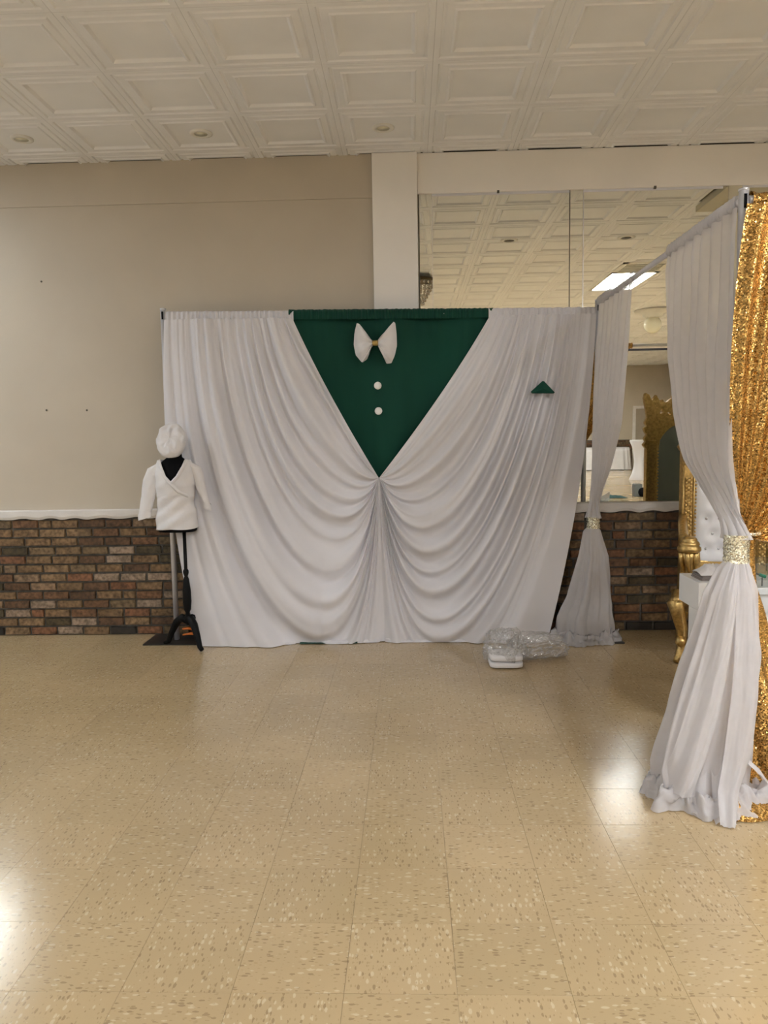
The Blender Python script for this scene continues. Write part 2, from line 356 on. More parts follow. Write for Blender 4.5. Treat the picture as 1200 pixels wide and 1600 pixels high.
for n, (vis, _, x0, x1, y0, y1) in enumerate(tiles):
    if n < 300:
        if abs(x1-x0-FT) < 1e-6 and abs(y1-y0-FT) < 1e-6:
            link_mesh('vinyl_tile', full, ((x0+x1)/2, (y0+y1)/2, 0), fl)
        else:
            MB().box(x0+g, x1-g, y0+g, y1-g, -.004, 0).build('vinyl_tile', M['floor'], fl)
    else: rest.box(x0+g, x1-g, y0+g, y1-g, -.004, 0)
o = rest.build('vinyl_tiles', M['floor'], fl); o['kind'] = 'stuff'

# --- ceiling: coffered metal-look tiles
cl = struct(MB().box(XL-.15, XR+.15, YB-.15, D+.15, H+.075, H+.2).build('ceiling', M['dark_gap']), 'white embossed coffered tile ceiling')
CT, CX, CY = .61, .154, 3.8606
PROF = [(.0003, .0012), (.004, 0), (.030, 0), (.037, .007), (.046, .007), (.055, .001), (.090, .001), (.097, -.005), (.104, -.005), (.118, .009), (.122, .010)]
def ceil_tile_pts():
    vs, fs = [], []
    for d, z in PROF:
        h = CT/2-d; vs += [(-h, -h, z), (h, -h, z), (h, h, z), (-h, h, z)]
    for r in range(len(PROF)-1):
        for k in range(4): fs.append((r*4+k, (r+1)*4+k, (r+1)*4+(k+1) % 4, r*4+(k+1) % 4))
    e = (len(PROF)-1)*4; fs.append((e, e+3, e+2, e+1)); return vs, fs
cv, cf = ceil_tile_pts()
ctile = MB().add(cv, cf).mesh('ceiling_tile', M['tile_ceiling'])
def cut_tile(ymax):      # a tile cut off at local y = ymax
    bm = bmesh.new(); vs = [bm.verts.new(v) for v in cv]
    for f in cf: bm.faces.new([vs[i] for i in f])
    bmesh.ops.bisect_plane(bm, geom=bm.verts[:]+bm.edges[:]+bm.faces[:], plane_co=(0, ymax, 0), plane_no=(0, 1, 0), clear_outer=True)
    me = bpy.data.meshes.new('ceiling_tile'); bm.to_mesh(me); bm.free(); me.materials.append(M['tile_ceiling']); return me
TROFF = [(4, -6), (9, -6), (-2, -9), (4, -12), (11, -12), (4, -20), (-5, -20), (4, -27), (7, -27), (-8, 0)]     # (column, first row); two rows long; unseen ones near the viewer added to steer the light
skip = set()
for a, b in TROFF: skip |= {(a, b), (a, b+1)}
VENT = (4, -4); skip.add(VENT)
SOFF = lambda x, y: x > 2.6 and y > 4.3
cells = []
for i in range(-11, 15):
    for j in range(-32, 4):
        x, y = CX+(i+.5)*CT, CY+(j+.5)*CT
        if x-CT/2 < XL-.35 or x+CT/2 > XR+.3 or y-CT/2 < YB-.3 or y-CT/2 > D: continue
        if (i, j) in skip or SOFF(x, y): continue
        cells.append((j, i, x, y))
cells.sort(key=lambda c: (not (-6 <= c[1] <= 9), -c[0], abs(c[1]-1)))
rest = MB(); cutme = None
for n, (j, i, x, y) in enumerate(cells):
    if n < 300:
        me = ctile
        if y+CT/2 > D-.01:
            if cutme is None: cutme = cut_tile(D-.008-y)
            me = cutme
        link_mesh('ceiling_tile', me, (x, y, H), cl)
    else: rest.add([(x+a, y+b, H+c) for a, b, c in cv], cf)
o = rest.build('ceiling_tiles', M['tile_ceiling'], cl); o['kind'] = 'stuff'
MB().box(XL-.14, XR+.14, D+.035, D+.15, H-.03, H+.12).build('edge_channel', M['dark_gap'], cl)  # dark box added behind the wall-top gap to block light and keep it dark
struct(MB().box(2.62, XR, 4.32, D-.001, H-.05, H+.07).build('trim_1', M['cream']), 'plain cream dropped soffit in the ceiling corner')

# --- front wall, painted part, band, column, soffit
wf = struct(MB().box(XL-.15, 0, D, D+.14, 0, H+.006).build('wall_front', M['wall']), 'beige painted wall above the brick wainscot')
struct(MB().box(XL, -.249, D-.009, D+.01, 3.222, H+.006).build('trim_2', M['wall']), 'beige header board along the top of the wall')
struct(MB().box(0, XR+.15, D+.002, D+.14, 0, H+.006).build('wall_front_mirrored', M['cream']), 'cream wall carrying the mirror panels')
struct(MB().box(-.249, .077, D-.055, D+.05, 0, H-.001).build('wall_column', M['white_paint'], bevel=.004), 'white square pilaster beside the mirrors')
struct(MB().box(.078, XR, D-.022, D+.01, 3.236, H-.002).build('trim_3', M['white_paint'], bevel=.003), 'white header above the mirrors')
# side and back walls
wl = MB().box(XL-.14, XL, YB, FILL_WINS[0][0], 0, H+.07).box(XL-.14, XL, FILL_WINS[-1][1], D+.14, 0, H+.07).box(XL-.14, XL, FILL_WINS[0][0], FILL_WINS[-1][1], 0, WZ[0]).box(XL-.14, XL, FILL_WINS[0][0], FILL_WINS[-1][1], WZ[1], H+.07)
for a, b in zip(FILL_WINS, FILL_WINS[1:]): wl.box(XL-.14, XL, a[1], b[0], WZ[0], WZ[1])
struct(wl.build('wall_left', M['wall']), 'beige side wall with daylight windows')
for k, (a, b) in enumerate(FILL_WINS):
    wn = struct(MB().box(XL-.09, XL-.085, a+.05, b-.05, WZ[0]+.05, WZ[1]-.05).build('window_%d' % (k+1), M['pane']), 'daylight window in the side wall')
    wfm = MB().box(XL-.12, XL-.04, a, a+.06, *WZ).box(XL-.12, XL-.04, b-.06, b, *WZ).box(XL-.12, XL-.04, a, b, WZ[0], WZ[0]+.06).box(XL-.12, XL-.04, a, b, WZ[1]-.06, WZ[1])
    wfm.build('window_frame', M['white_metal'], wn)
struct(MB().box(XR, XR+.14, YB, D+.14, 0, H+.07).build('wall_right', M['wall']), 'beige far side wall')
struct(MB().box(XL-.14, XR+.14, YB-.14, YB, 0, H+.07).build('wall_back', M['wall']), 'beige back wall seen in the mirrors')

# --- brick wainscot
NC, CH = 13, .0693
wb = struct(MB().box(XL, XR, D-.022, D+.005, 0, .93).build('wall_wainscot', M['mortar']), 'antique brick wainscot in running bond')
def brick_mesh(ln, k):
    r = random.Random(k); vs = []
    for z in (0, 1):
        for y in (0, 1):
            for x in (0, 1):
                jx, jz = r.uniform(-.003, .003), r.uniform(-.0025, .0025)
                ins = .004 if y == 0 else 0
                vs.append(((x-.5)*(ln-ins*2)+jx, (-.020 if y == 0 else .0)+r.uniform(-.002, .002), (z-.5)*(.056-ins)+jz))
    return MB().add(vs, [(0, 2, 3, 1), (4, 5, 7, 6), (0, 1, 5, 4), (2, 6, 7, 3), (0, 4, 6, 2), (1, 3, 7, 5)])
full_b = [brick_mesh(.195, k).mesh('brick', M['brick']) for k in range(6)]
half_b = [brick_mesh(.092, 20+k).mesh('brick', M['brick']) for k in range(4)]
dark_b = [brick_mesh(.195, 40+k).mesh('brick', mat('soot_black_brick', (.028, .022, .016), .7, var=.3, scale=30)) for k in range(2)]  # black-painted bricks mixed into the bottom course
hidden = MB(); nb = 0
for c in range(NC):
    z = CH*(c+.5); x = XL+.01+random.uniform(0, .03)+(c % 2)*-.09; r = random.Random(100+c)
    while x < 4.2:
        half = r.random() < .10
        ln = .092 if half else .195
        if x-.0 < XL+.001: x += ln+.012; continue
        xc = x+ln/2
        near = (-3.45 < xc < -1.15) or (.93 < xc < 2.75)
        me = r.choice(half_b if half else full_b)
        if c == 0 and not half and r.random() < .55: me = r.choice(dark_b)
        if near and nb < 300:
            nb += 1; link_mesh('brick', me, (xc, D-.022+.002, z), wb)
        elif xc < 4.1:
            hidden.add([(xc+v.co.x, D-.020+v.co.y, z+v.co.z) for v in me.vertices], [tuple(p_.vertices) for p_ in me.polygons])
        x += ln+.0125
o = hidden.build('bricks', M['brick'], wb); o['kind'] = 'stuff'
def rail(x0, x1, name, label):
    n = int((x1-x0)/.02); P = []
    for i in range(n+1):
        x = lerp(x0, x1, i/n); wv = .006*math.sin(x*29+.6*math.sin(x*7))+.004*fbm(x*9)
        zb = .906+wv; zt = .972+.0015*fbm(x*3, 5)
        P.append([(x, D, zb), (x, D-.050, zb), (x, D-.058, zb+.02), (x, D-.058, zt-.006), (x, D-.050, zt), (x, D, zt)])
    return struct(MB().grid(P).build(name, M['rail'], smooth=False), label)
rail(XL, -.249, 'trim_4', 'white plaster rail on top of the brick wainscot')
rail(.077, 6.0, 'trim_5', 'white plaster ledge under the mirrors')

# --- mirrors
TILT = math.radians(.35)
def pane(name, x0, x1, z0, z1, label, tilt=0, rz=0):
    y = D-.006
    bm = MB().box(x0, x1, -.002, .002, z0, z1)
    o = bm.build(name, M['mirror'])
    cx, cz = (x0+x1)/2, (z0+z1)/2
    o.data.transform(Matrix.Translation((-cx, 0, -cz))); o.location = (cx, y-abs(tilt)*(z1-z0)/2-abs(rz)*(x1-x0)/2, cz); o.rotation_euler = (tilt, 0, rz)
    return tag(o, label, 'mirror', None)
SEAM = 2.094
pane('wall_mirror', .184, 1.175, SEAM+.003, 3.232, 'large upper mirror beside the pilaster')
pane('wall_mirror', 1.276, 2.304, SEAM+.003, 3.230, 'large upper mirror behind the sheer drapes')
pane('wall_mirror', 2.404, 3.40, SEAM+.003, 3.230, 'upper mirror behind the gold sequin curtain')
pane('narrow_mirror', .090, .182, SEAM+.003, 3.234, 'narrow mirror strip touching the white pilaster', rz=math.radians(-1.6))
pane('narrow_mirror', 1.178, 1.273, SEAM+.003, 3.232, 'narrow mirror strip between the two large mirrors')
for x0, x1, lb in ((.09, 1.175, 'lower mirror hidden behind the green and white backdrop'), (1.178, 2.304, 'lower mirror between the white sheers reflecting the back wall'), (2.404, 3.40, 'lower mirror behind the throne')):
    pane('wall_mirror', x0, x1, .978, SEAM-.003, lb, tilt=TILT)
pane('wall_mirror', -5.2, -3.2, .978, 3.20, 'mirror on the painted wall beside the left corner')
struct(MB().box(2.306, 2.402, D-.012, D+.01, .975, 3.236).build('trim_6', M['cream']), 'cream batten between mirror panels')
for k, x in enumerate((.0855, .183, 1.1765, 1.2745)):
    struct(MB().box(x-(.002 if k % 2 == 0 else .0012), x+(.002 if k % 2 == 0 else .0012), D-.018, D-.001, SEAM, 3.234).build('trim_%d' % (10+k), M['scuff' if k % 2 == 0 else 'silver']), 'dark joint between mirror panes')
tr = MB()
for x in (.184, 1.276, 2.404): tr.box(x, x+.99, D-.012, D-.004, 3.219, 3.236)
struct(tr.build('trim_7', M['silver']), 'thin metal channel along the top of the mirrors')
struct(MB().box(1.276, 2.304, D-.016, D-.002, SEAM-.010, SEAM+.006).build('trim_8', M['steel_dark']), 'thin metal channel between upper and lower mirror')
for k, x in enumerate((.66, 1.78)):
    tag(MB().box(x-.008, x+.008, D-.03, D-.010, 3.226, 3.244).build('mirror_clip', M['scuff']), ['small dark clip on top of the mirror nearest the pilaster', 'small dark clip on top of the mirror behind the sheers'][k], 'clip')

# --- ceiling fixtures
def troffer(a, b, label, dm='diffuser'):
    x0, x1 = CX+a*CT, CX+(a+1)*CT; y0, y1 = CY+b*CT, CY+(b+2)*CT
    t = empty('ceiling_light', ((x0+x1)/2, (y0+y1)/2, H), label, 'light', 'fluorescent ceiling panels')
    f = MB()
    for q in ((x0, x0+.03, y0, y1), (x1-.03, x1, y0, y1), (x0, x1, y0, y0+.03), (x0, x1, y1-.03, y1)): f.box(q[0], q[1], q[2], q[3], H-.004, H+.03)
    f.build('frame', M['white_metal'], t)
    MB().box(x0+.03, x1-.03, y0+.03, y1-.03, H+.008, H+.016).build('diffuser', M[dm], t)
TL = ['lit fluorescent ceiling panel reflected beside the drape pole', 'lit ceiling panel beyond the gold curtain bar', 'lit ceiling panel just behind the viewer', 'lit ceiling panel in the second row on the throne side',
      'lit ceiling panel in the second row by the far side wall', 'lit ceiling panel in the third row on the throne side', 'lit ceiling panel in the third row on the window side', 'lit ceiling panel nearest the back wall on the throne side', 'lit ceiling panel nearest the back wall by the long table',
      'dim cool ceiling panel over the left corner, glinting on the floor']
for k, (a, b) in enumerate(TROFF): troffer(a, b, TL[k], 'diffuser_cool' if k == 9 else 'diffuser')
t = empty('ceiling_vent', (CX+4.5*CT, CY-3.5*CT, H), 'square air vent with dark louvres reflected in the mirror', 'vent')
x0, y0 = CX+4*CT, CY-4*CT
MB().box(x0, x0+CT, y0, y0+CT, H+.03, H+.05).build('backing', M['grille'], t)
f = MB()
for q in ((0, .07, 0, CT), (CT-.07, CT, 0, CT), (0, CT, 0, .07), (0, CT, CT-.07, CT)): f.box(x0+q[0], x0+q[1], y0+q[2], y0+q[3], H-.003, H+.04)
f.build('frame', M['white_metal'], t)
for k in range(5):
    MB().box(x0+.07, x0+CT-.07, y0+.12+k*.09, y0+.15+k*.09, H+.002, H+.03).build('slat', M['white_metal'], t)
def downlight(x, y, label, grp, dark, z=H):
    t = empty('recessed_light', (x, y, z), label, 'light', grp)
    r = .075 if dark else .060
    MB().lathe([(r*.72, .02), (r*.74, -.006), (r, -.008), (r*1.25, -.003), (r*1.25, .02)], (x, y, z), 24).build('trim_ring', M['white_metal'], t, True)
    MB().lathe([(r*.72, -.0035), (r*.7, -.002), (r*.3, .004)], (x, y, z), 20).build('lens' if not dark else 'baffle', M['globe'] if not dark else M['scuff'], t, True)
for k, x in enumerate((-2.59, -1.37, -.151)):
    downlight(x, CY+2.5*CT, ['round recessed ceiling light nearest the left edge', 'round recessed ceiling light above the left drape end', 'round recessed ceiling light just left of the pilaster'][k], 'recessed lights along the front wall', False, H+.006)
for k, x in enumerate((1.069, 2.289)):
    downlight(x, CY-1*CT, ['dark recessed can reflected in the mirror by the pilaster', 'dark recessed can reflected in the mirror behind the sheers'][k], 'dark ceiling cans', True, H-.002)
gl = empty('globe_light', (4.09, -1.72, H), 'cream globe ceiling light reflected between the sheers', 'light')
MB().lathe([(.30, .0), (.30, -.03), (.17, -.06), (.16, -.10), (.11, -.13)], (4.09, -1.72, H), 24).build('canopy', M['white_metal'], gl, True)
MB().ball((4.09, -1.72, H-.24), .145, 20, 12).build('globe', M['globe'], gl, True)

# chandelier reflected in the narrow strip
CHX, CHY = -.085, 1.5
ch = empty('chandelier', (CHX, CHY, H), 'crystal chandelier reflected in the narrow mirror strip', 'chandelier')
MB().lathe([(.03, 0), (.03, -.03), (.18, -.03), (.19, -.07), (.17, -.07)], (CHX, CHY, H), 20).build('ring', mat('chandelier_bronze', (.12, .09, .05), .4, .7), ch, True)
cm = MB()
for tier in range(7):
    r = .18-.023*tier
    for k in range(max(6, 20-2*tier)):
        a = 2*math.pi*k/max(6, 20-2*tier)+tier*.2
        cm.ball((CHX+r*math.cos(a), CHY+r*math.sin(a), H-.09-.042*tier), .016, 6, 4, (1, 1, 1.4))
o = cm.build('crystals', M['crystal'], ch, True); o['kind'] = 'stuff'

# --- small marks left on the wall
for k, (x, z) in enumerate(((-2.751, 1.732), (-2.441, 1.726), (-2.733, 2.684))):
    tag(MB().lathe([(.004, 0), (.008, .003), (.006, .008)], (0, 0, 0), 8).build('wall_screw', M['scuff']), ['left one of the two low screws in the beige wall', 'low screw in the beige wall nearest the mannequin', 'small screw high on the beige wall'][k], 'screw')
    o = COL.objects[-1]; o.location = (x, D, z); o.rotation_euler = (math.pi/2, 0, 0)

# ================================================================== BACKDROP
BY = 5.635
RODZ = 2.40
def pipe_stand(x, y, h, name_label, plate, slotside=None):
    t = empty('drape_upright', (x, y, 0), name_label, 'pole')
    MB().tube([(x, y, .01), (x, y, h)], .0195, 14).build('pole', M['silver'], t, True)
    MB().box(*plate, 0, .009).build('base_plate', M['steel_dark'], t)
    MB().box(x-.006, x+.006, y-.0215, y-.019, h-.075, h-.02).build('slot', M['black'], t)
    MB().lathe([(.0195, 0), (.021, .0), (.021, .008), (.012, .011)], (x, y, h-.004), 14).build('cap', M['silver'], t, True)
    return t
pipe_stand(-1.757, BY, 2.425, 'silver upright pole behind the white beret mannequin', (-1.97, -1.56, 5.50, 5.80))
pipe_stand(1.335, BY+.01, 2.42, 'silver upright pole at the backdrop corner behind the far sheer', (1.10, 1.50, 5.45, 5.80))
pipe_stand(1.345, 3.262, 2.445, 'silver slotted upright pole beside the gold curtain', (1.15, 1.55, 3.08, 3.46))
pipe_stand(4.10, 3.262, 2.445, 'silver upright pole at the outer end of the gold curtain bar', (3.90, 4.30, 3.08, 3.46))
def bar(a, b, label, r=.016):
    t = empty('crossbar', a, label, 'pole')
    MB().tube([a, b], r, 12).build('tube', M['silver'], t, True)
    d = (Vector(b)-Vector(a)).normalized()
    for p_, s in ((a, 1), (b, -1)):
        q = Vector(p_); MB().tube([q-d*s*.004, q+d*s*.020], r*1.12, 12).build('hook_end', M['silver'], t, True)
bar((-1.735, BY, 2.366), (1.312, BY, 2.337), 'silver crossbar inside the top hem of the backdrop', .012)
bar((1.336, BY-.022, 2.40), (1.345, 3.286, 2.405), 'silver crossbar carrying both white sheers')
bar((1.369, 3.262, 2.405), (4.076, 3.262, 2.405), 'silver crossbar carrying the gold curtain')

def fold_set(n, seed):
    r = random.Random(seed); qs = []
    for k in range(n):
        qs.append(((k+.5+r.uniform(-.33, .33))/n, r.uniform(.22, .50)/n, r.uniform(.5, 1.4)))
    return qs
def fold_profile(q, fs):
    s = 0
    for qk, wk, ak in fs:
        d = (q-qk)/wk
        if abs(d) < 3: s += ak*wk*math.exp(-d*d)
    return s
def bez(a, b, c, d, t):
    u = 1-t; return tuple(a[i]*u**3+3*b[i]*u*u*t+3*c[i]*u*t*t+d[i]*t**3 for i in range(2))
def swag_panel(xo, xi, zo, zi, C1o, C2o, T, seed, parent, lean_o, lean_c, name='panel'):
    NQ, NT = 240, 150
    fs = fold_set(15, seed); fs2 = fold_set(34, seed+1)
    G = [[None]*NQ for _ in range(NT)]
    def pt(q, t):
        A = (lerp(xo, xi, q), lerp(zo, zi, q)); gq = q**.45
        s1 = (lerp(A[0], T[0], .30), lerp(A[1], T[1], .36)); s2 = (lerp(A[0], T[0], .66), lerp(A[1], T[1], .70))
        c1 = (lerp(C1o[0], s1[0], gq), lerp(C1o[1], s1[1], gq)); c2 = (lerp(C2o[0], s2[0], q**.28), lerp(C2o[1], s2[1], gq))
        return bez(A, c1, c2, T, t)
    for i in range(NT):
        t = 1-(1-i/(NT-1))**1.5; t = min(t, .9999)
        for j in range(NQ):
            q = j/(NQ-1)
            x, z = pt(q, t); x2, z2 = pt(min(1, q+.01), t); x1, z1 = pt(max(0, q-.01), t)
            wd = math.hypot(x2-x1, z2-z1)/(min(1, q+.01)-max(0, q-.01))
            env = pw(t, [(0, .45), (.12, .95), (.35, 1.0), (.52, .75), (.66, .45), (.8, .8), (.93, 1.0), (1, .8)])
            small = pw(t, [(0, 1.0), (.10, .65), (.25, .15), (.6, .06), (.85, .35), (1, .5)])
            small = max(small, 1.3*max(0, 1-q/.40)*pw(t, [(0, .4), (.1, 1), (.4, .9), (.55, 0)]))
            d = wd*(1.9*env*fold_profile(q+.012*math.sin(5*t+q*9), fs) + .9*small*fold_profile(q, fs2))
            d += .012*fbm(x*2.2, z*2.2, seed)*min(1, 4*t)
            d *= lerp(1, pw(t, [(0, 1), (.62, 1), (.8, .38), (1, .38)]), max(0, 1-q/.5)**.5)
            d = .11*math.tanh(d/.11)*min(1, .22+q*3.2)
            zz = max(z, 0); k = (1-zz/2.4)
            lean = lerp(lean_c, lean_o, min(1, abs(x-T[0])/abs(xo-T[0])))
            y = BY-.028-lean*k**1.5-.05*math.sin(math.pi*min(1, t*1.1))*(1-q)*.6 - d*1.35 - .03*t
            G[i][j] = (x, y, z)
    o = MB().grid(G).build(name, M['white_knit'], parent, True)
    bm = bmesh.new(); bm.from_mesh(o.data)
    bmesh.ops.bisect_plane(bm, geom=bm.verts[:]+bm.edges[:]+bm.faces[:], plane_co=(0, 0, .004), plane_no=(0, 0, -1), clear_outer=True)
    bm.to_mesh(o.data); bm.free()
    for p_ in o.data.polygons: p_.use_smooth = True
    return o
def header(x0, x1, z0, z1, m, parent, seed, y=BY, depth=.026):
    # gathered rod pocket: a crimped sleeve round the crossbar
    n = int((x1-x0)/.006); P = []
    for i in range(n+1):
        u = i/n; x = lerp(x0, x1, u); zt, zb = lerp(z0[0], z1[0], u), lerp(z0[1], z1[1], u)
        w1 = .007*math.sin(x*190+4*fbm(x*6, seed))+.006*fbm(x*30, seed*3.1); top = .0035*fbm(x*28, seed, 3)
        row = []
        for k in range(13):
            a = math.pi*k/12
            yy = y-depth*math.cos(a)*(1 if k < 7 else .9)+ (w1 if 0 < k < 6 else w1*.4)*(-1)
            zz = zb+(zt+top-zb)*(math.sin(a)**.45 if 0 < k < 12 else 0)
            row.append((x, yy, zz))
        P.append(row)
    return MB().grid(P).build('rod_pocket', m, parent, True)
T0 = (-.228, 1.197)
wl_ = empty('white_drape', (-1.2, BY, 0), 'left half of the white backdrop swept to the centre knot', 'curtain', 'white backdrop halves')
swag_panel(-1.742, -.822, 2.345, 2.335, (-1.94, -1.0), (.06, -4.2), T0, 11, wl_, .10, .015)
header(-1.738, -.815, (2.408, 2.33), (2.394, 2.318), M['white_knit'], wl_, 2.0)
wr_ = empty('white_drape', (.8, BY, 0), 'right half of the white backdrop with the green pocket square', 'curtain', 'white backdrop halves')
swag_panel(1.316, .572, 2.322, 2.322, (1.18, -.8), (-.50, -4.2), (T0[0]+.004, T0[1]), 23, wr_, .06, .015)
header(.565, 1.318, (2.380, 2.305), (2.372, 2.298), M['white_knit'], wr_, 5.0)
# green vest panel
gr = empty('green_drape', (-.13, BY+.02, 0), 'emerald green cloth showing as a V between white drapes', 'curtain')
P = []
for i in range(70):
    z = lerp(2.345, .004, i/69); row = []
    for j in range(150):
        u = j/149; x = lerp(-.87, .62, u)
        y = BY+.014+.020*math.sin(x*11+.4*math.sin(z*1.5))+.010*fbm(x*5, z*.5, 3)+.004*math.sin(x*70+fbm(x*4, 0, 1)*5)*max(0, (z-1.9)/.45)
        y -= .035*max(0, 1-z/.25)**2
        row.append((x, min(y, BY+.05), z))
    P.append(row)
MB().grid(P).build('panel', M['green'], gr, True)
header(-.85, .60, (2.402, 2.328), (2.382, 2.312), M['green'], gr, 9.0, BY+.004, .025)
P = [[(lerp(-.82, -.40, j/20), lerp(5.60, 5.495, i/6), .006+.01*math.sin(i/6*math.pi)+.004*fbm(j*.4, i)) for j in range(21)] for i in range(7)]
MB().grid(P).build('floor_hem', M['green'], gr, True)
# hems lying on the floor
def hem(x0, x1, yf, w, m, parent, seed):
    n = 60; P = []
    for j in range(7):
        row = []
        for i in range(n+1):
            u = i/n; x = lerp(x0, x1, u); y0 = yf(x); s = j/6
            wd = w*(.6+.6*fbm(x*3, seed))*math.sin(math.pi*min(1, max(0, u)))**.4
            row.append((x, y0-wd*s, .003+.022*math.sin(math.pi*s)**.7*(.6+.5*fbm(x*9, seed, 2))+.012*(1-s)))
        P.append(row)
    return MB().grid(P).build('floor_hem', m, parent, True)
hem(-.85, -.24, lambda x: 5.545, .06, M['white_knit'], wl_, 3)
hem(-.20, .98, lambda x: 5.545, .05, M['white_knit'], wr_, 8)
hem(-1.50, -.85, lambda x: 5.50, .035, M['white_knit'], wl_, 5)

# bow tie, buttons, pocket square
bw = empty('bow_tie', (-.237, 5.58, 2.148), 'white cloth bow tie with gold knot on the green drape', 'bow tie')
def wing(sgn, outline, name):
    # outline: list of (x, z) from top inner round the outer edge to bottom inner; pleats converge on the knot
    kx, kz = -.237+sgn*.018, 2.148; P = []
    n = len(outline)
    for i in range(13):
        s = i/12; row = []
        for j in range(41):
            f = j/40*(n-1); a = int(min(f, n-2)); b = f-a
            ox, oz = lerp(outline[a][0], outline[a+1][0], b), lerp(outline[a][1], outline[a+1][1], b)
            sz = kz+(j/40-.5)*-.038
            x = lerp(kx, ox, s); z = lerp(sz, oz, s)
            y = 5.60-.035*math.sin(math.pi*min(1, s*1.05))**.6-.030*abs(math.sin(j/40*math.pi*4.5))*math.sin(math.pi*min(1, .22+s*.70))*(1-.45*s)
            row.append((x, y, z))
        P.append(row)
    B = [[(x, 5.612, z) for x, _, z in row] for row in P]
    o = MB().grid(P).grid(B).build(name, M['white_cotton'], bw, True)
wing(-1, [(-.275, 2.175), (-.315, 2.225), (-.345, 2.285), (-.365, 2.292), (-.383, 2.225), (-.390, 2.140), (-.378, 2.070), (-.340, 2.022), (-.330, 2.018), (-.295, 2.040), (-.280, 2.085), (-.272, 2.12)], 'wing')
wing(1, [(-.200, 2.175), (-.165, 2.225), (-.118, 2.270), (-.105, 2.296), (-.092, 2.285), (-.085, 2.215), (-.083, 2.130), (-.100, 2.060), (-.125, 2.008), (-.160, 2.005), (-.175, 2.045), (-.200, 2.09)], 'wing')
MB().lathe([(.0, -.02), (.014, -.02), (.019, -.012), (.020, .012), (.014, .02), (.0, .02)], (0, 0, 0), 14).build('knot', M['gold_cloth'], bw, True, label='gold wrapped knot')
o = COL.objects[-1]; o.data.transform(Matrix.Translation((-.237, 5.582, 2.148)) @ Matrix.Rotation(math.pi/2, 4, 'Y'))
for k, (x, z) in enumerate(((-.225, 1.853), (-.223, 1.673))):
    tag(MB().lathe([(.0, -.004), (.024, -.004), (.027, .0), (.027, .006), (.023, .011), (.008, .013), (.0, .013)], (0, 0, 0), 24).build('button', M['button'], smooth=True), ['upper round white button on the green cloth', 'lower round white button on the green cloth'][k], 'button', 'white vest buttons')
    o = COL.objects[-1]; o.location = (x, 5.624, z); o.rotation_euler = (math.pi/2, 0, 0)
ps = tag(MB().add([(.848, 5.505, 1.785), (.855, 5.502, 1.772), (1.005, 5.502, 1.769), (1.012, 5.505, 1.775), (.940, 5.508, 1.852), (.928, 5.508, 1.856), (.93, 5.488, 1.80),
                   (.848, 5.53, 1.785), (.855, 5.53, 1.772), (1.005, 5.53, 1.769), (1.012, 5.53, 1.775), (.940, 5.53, 1.852), (.928, 5.53, 1.856)],
                  [(0, 1, 6), (1, 2, 6), (2, 3, 6), (3, 4, 6), (4, 5, 6), (5, 0, 6), (0, 7, 8, 1), (1, 8, 9, 2), (2, 9, 10, 3), (3, 10, 11, 4), (4, 11, 12, 5), (5, 12, 7, 0), (12, 11, 10, 9, 8, 7)]).build('pocket_square', M['green']),
         'folded emerald green triangle pocket square on the white drape', 'pocket square')

# ================================================================== SHEERS
def sheer_upper(name, top_far, top_near, zt, ztie, far_y, near_y, xs, tie, parent, npl, seed, rt):
    # cloth hung from the sideways bar, drawn in to the tie. far_y/near_y: (z, y) lists ; xs: (z, x)
    NV, NU = 70, 140; P = []
    for i in range(NV):
        z = lerp(zt, ztie, i/(NV-1)); t = i/(NV-1)
        yf, yn, x0 = pw(z, far_y), pw(z, near_y), pw(z, xs); row = []
        for j in range(NU):
            u = j/(NU-1)
            a = .028*min(1, .35+t*1.6)*(1-.55*max(0, (t-.6)/.4))
            ph = u*npl*2*math.pi+1.3*fbm(u*3, t*.6, seed)
            yy = lerp(yn, yf, u)
            # close to the tie the cloth wraps round in a ring
            k = max(0, (t-.72)/.28)**2
            ang = math.pi*(.15+1.7*u); rx, ry = tie[0]+rt*math.cos(ang+1.57)*-1, tie[1]-rt*math.sin(ang-1.0)
            xx = x0-a*math.sin(ph)-.010*fbm(u*7, t*2, seed)-.02*t*math.sin(u*math.pi)
            row.append((lerp(xx, rx+.010*math.sin(ph), k), lerp(yy, ry+.008*math.cos(ph), k), z-.0*u))
        P.append(row)
    return MB().grid(P).build(name, M['sheer'], parent, True)
def crimp(y0, y1, x0, x1, z, parent, seed):
    n = 120; P = []
    for i in range(n+1):
        y = lerp(y0, y1, i/n); x = lerp(x0, x1, i/n); w1 = .006*math.sin(y*150+3*fbm(y*7, seed)); row = []
        for k in range(11):
            a = 2*math.pi*k/11
            row.append((x+(.024+w1*.6)*math.cos(a), y, z+(.026+.3*w1)*math.sin(a)+(.010 if math.sin(a) > .3 else 0)+.004*fbm(y*25, a, seed)))
        P.append(row)
    return MB().grid(P, True).build('rod_pocket', M['sheer'], parent, True)
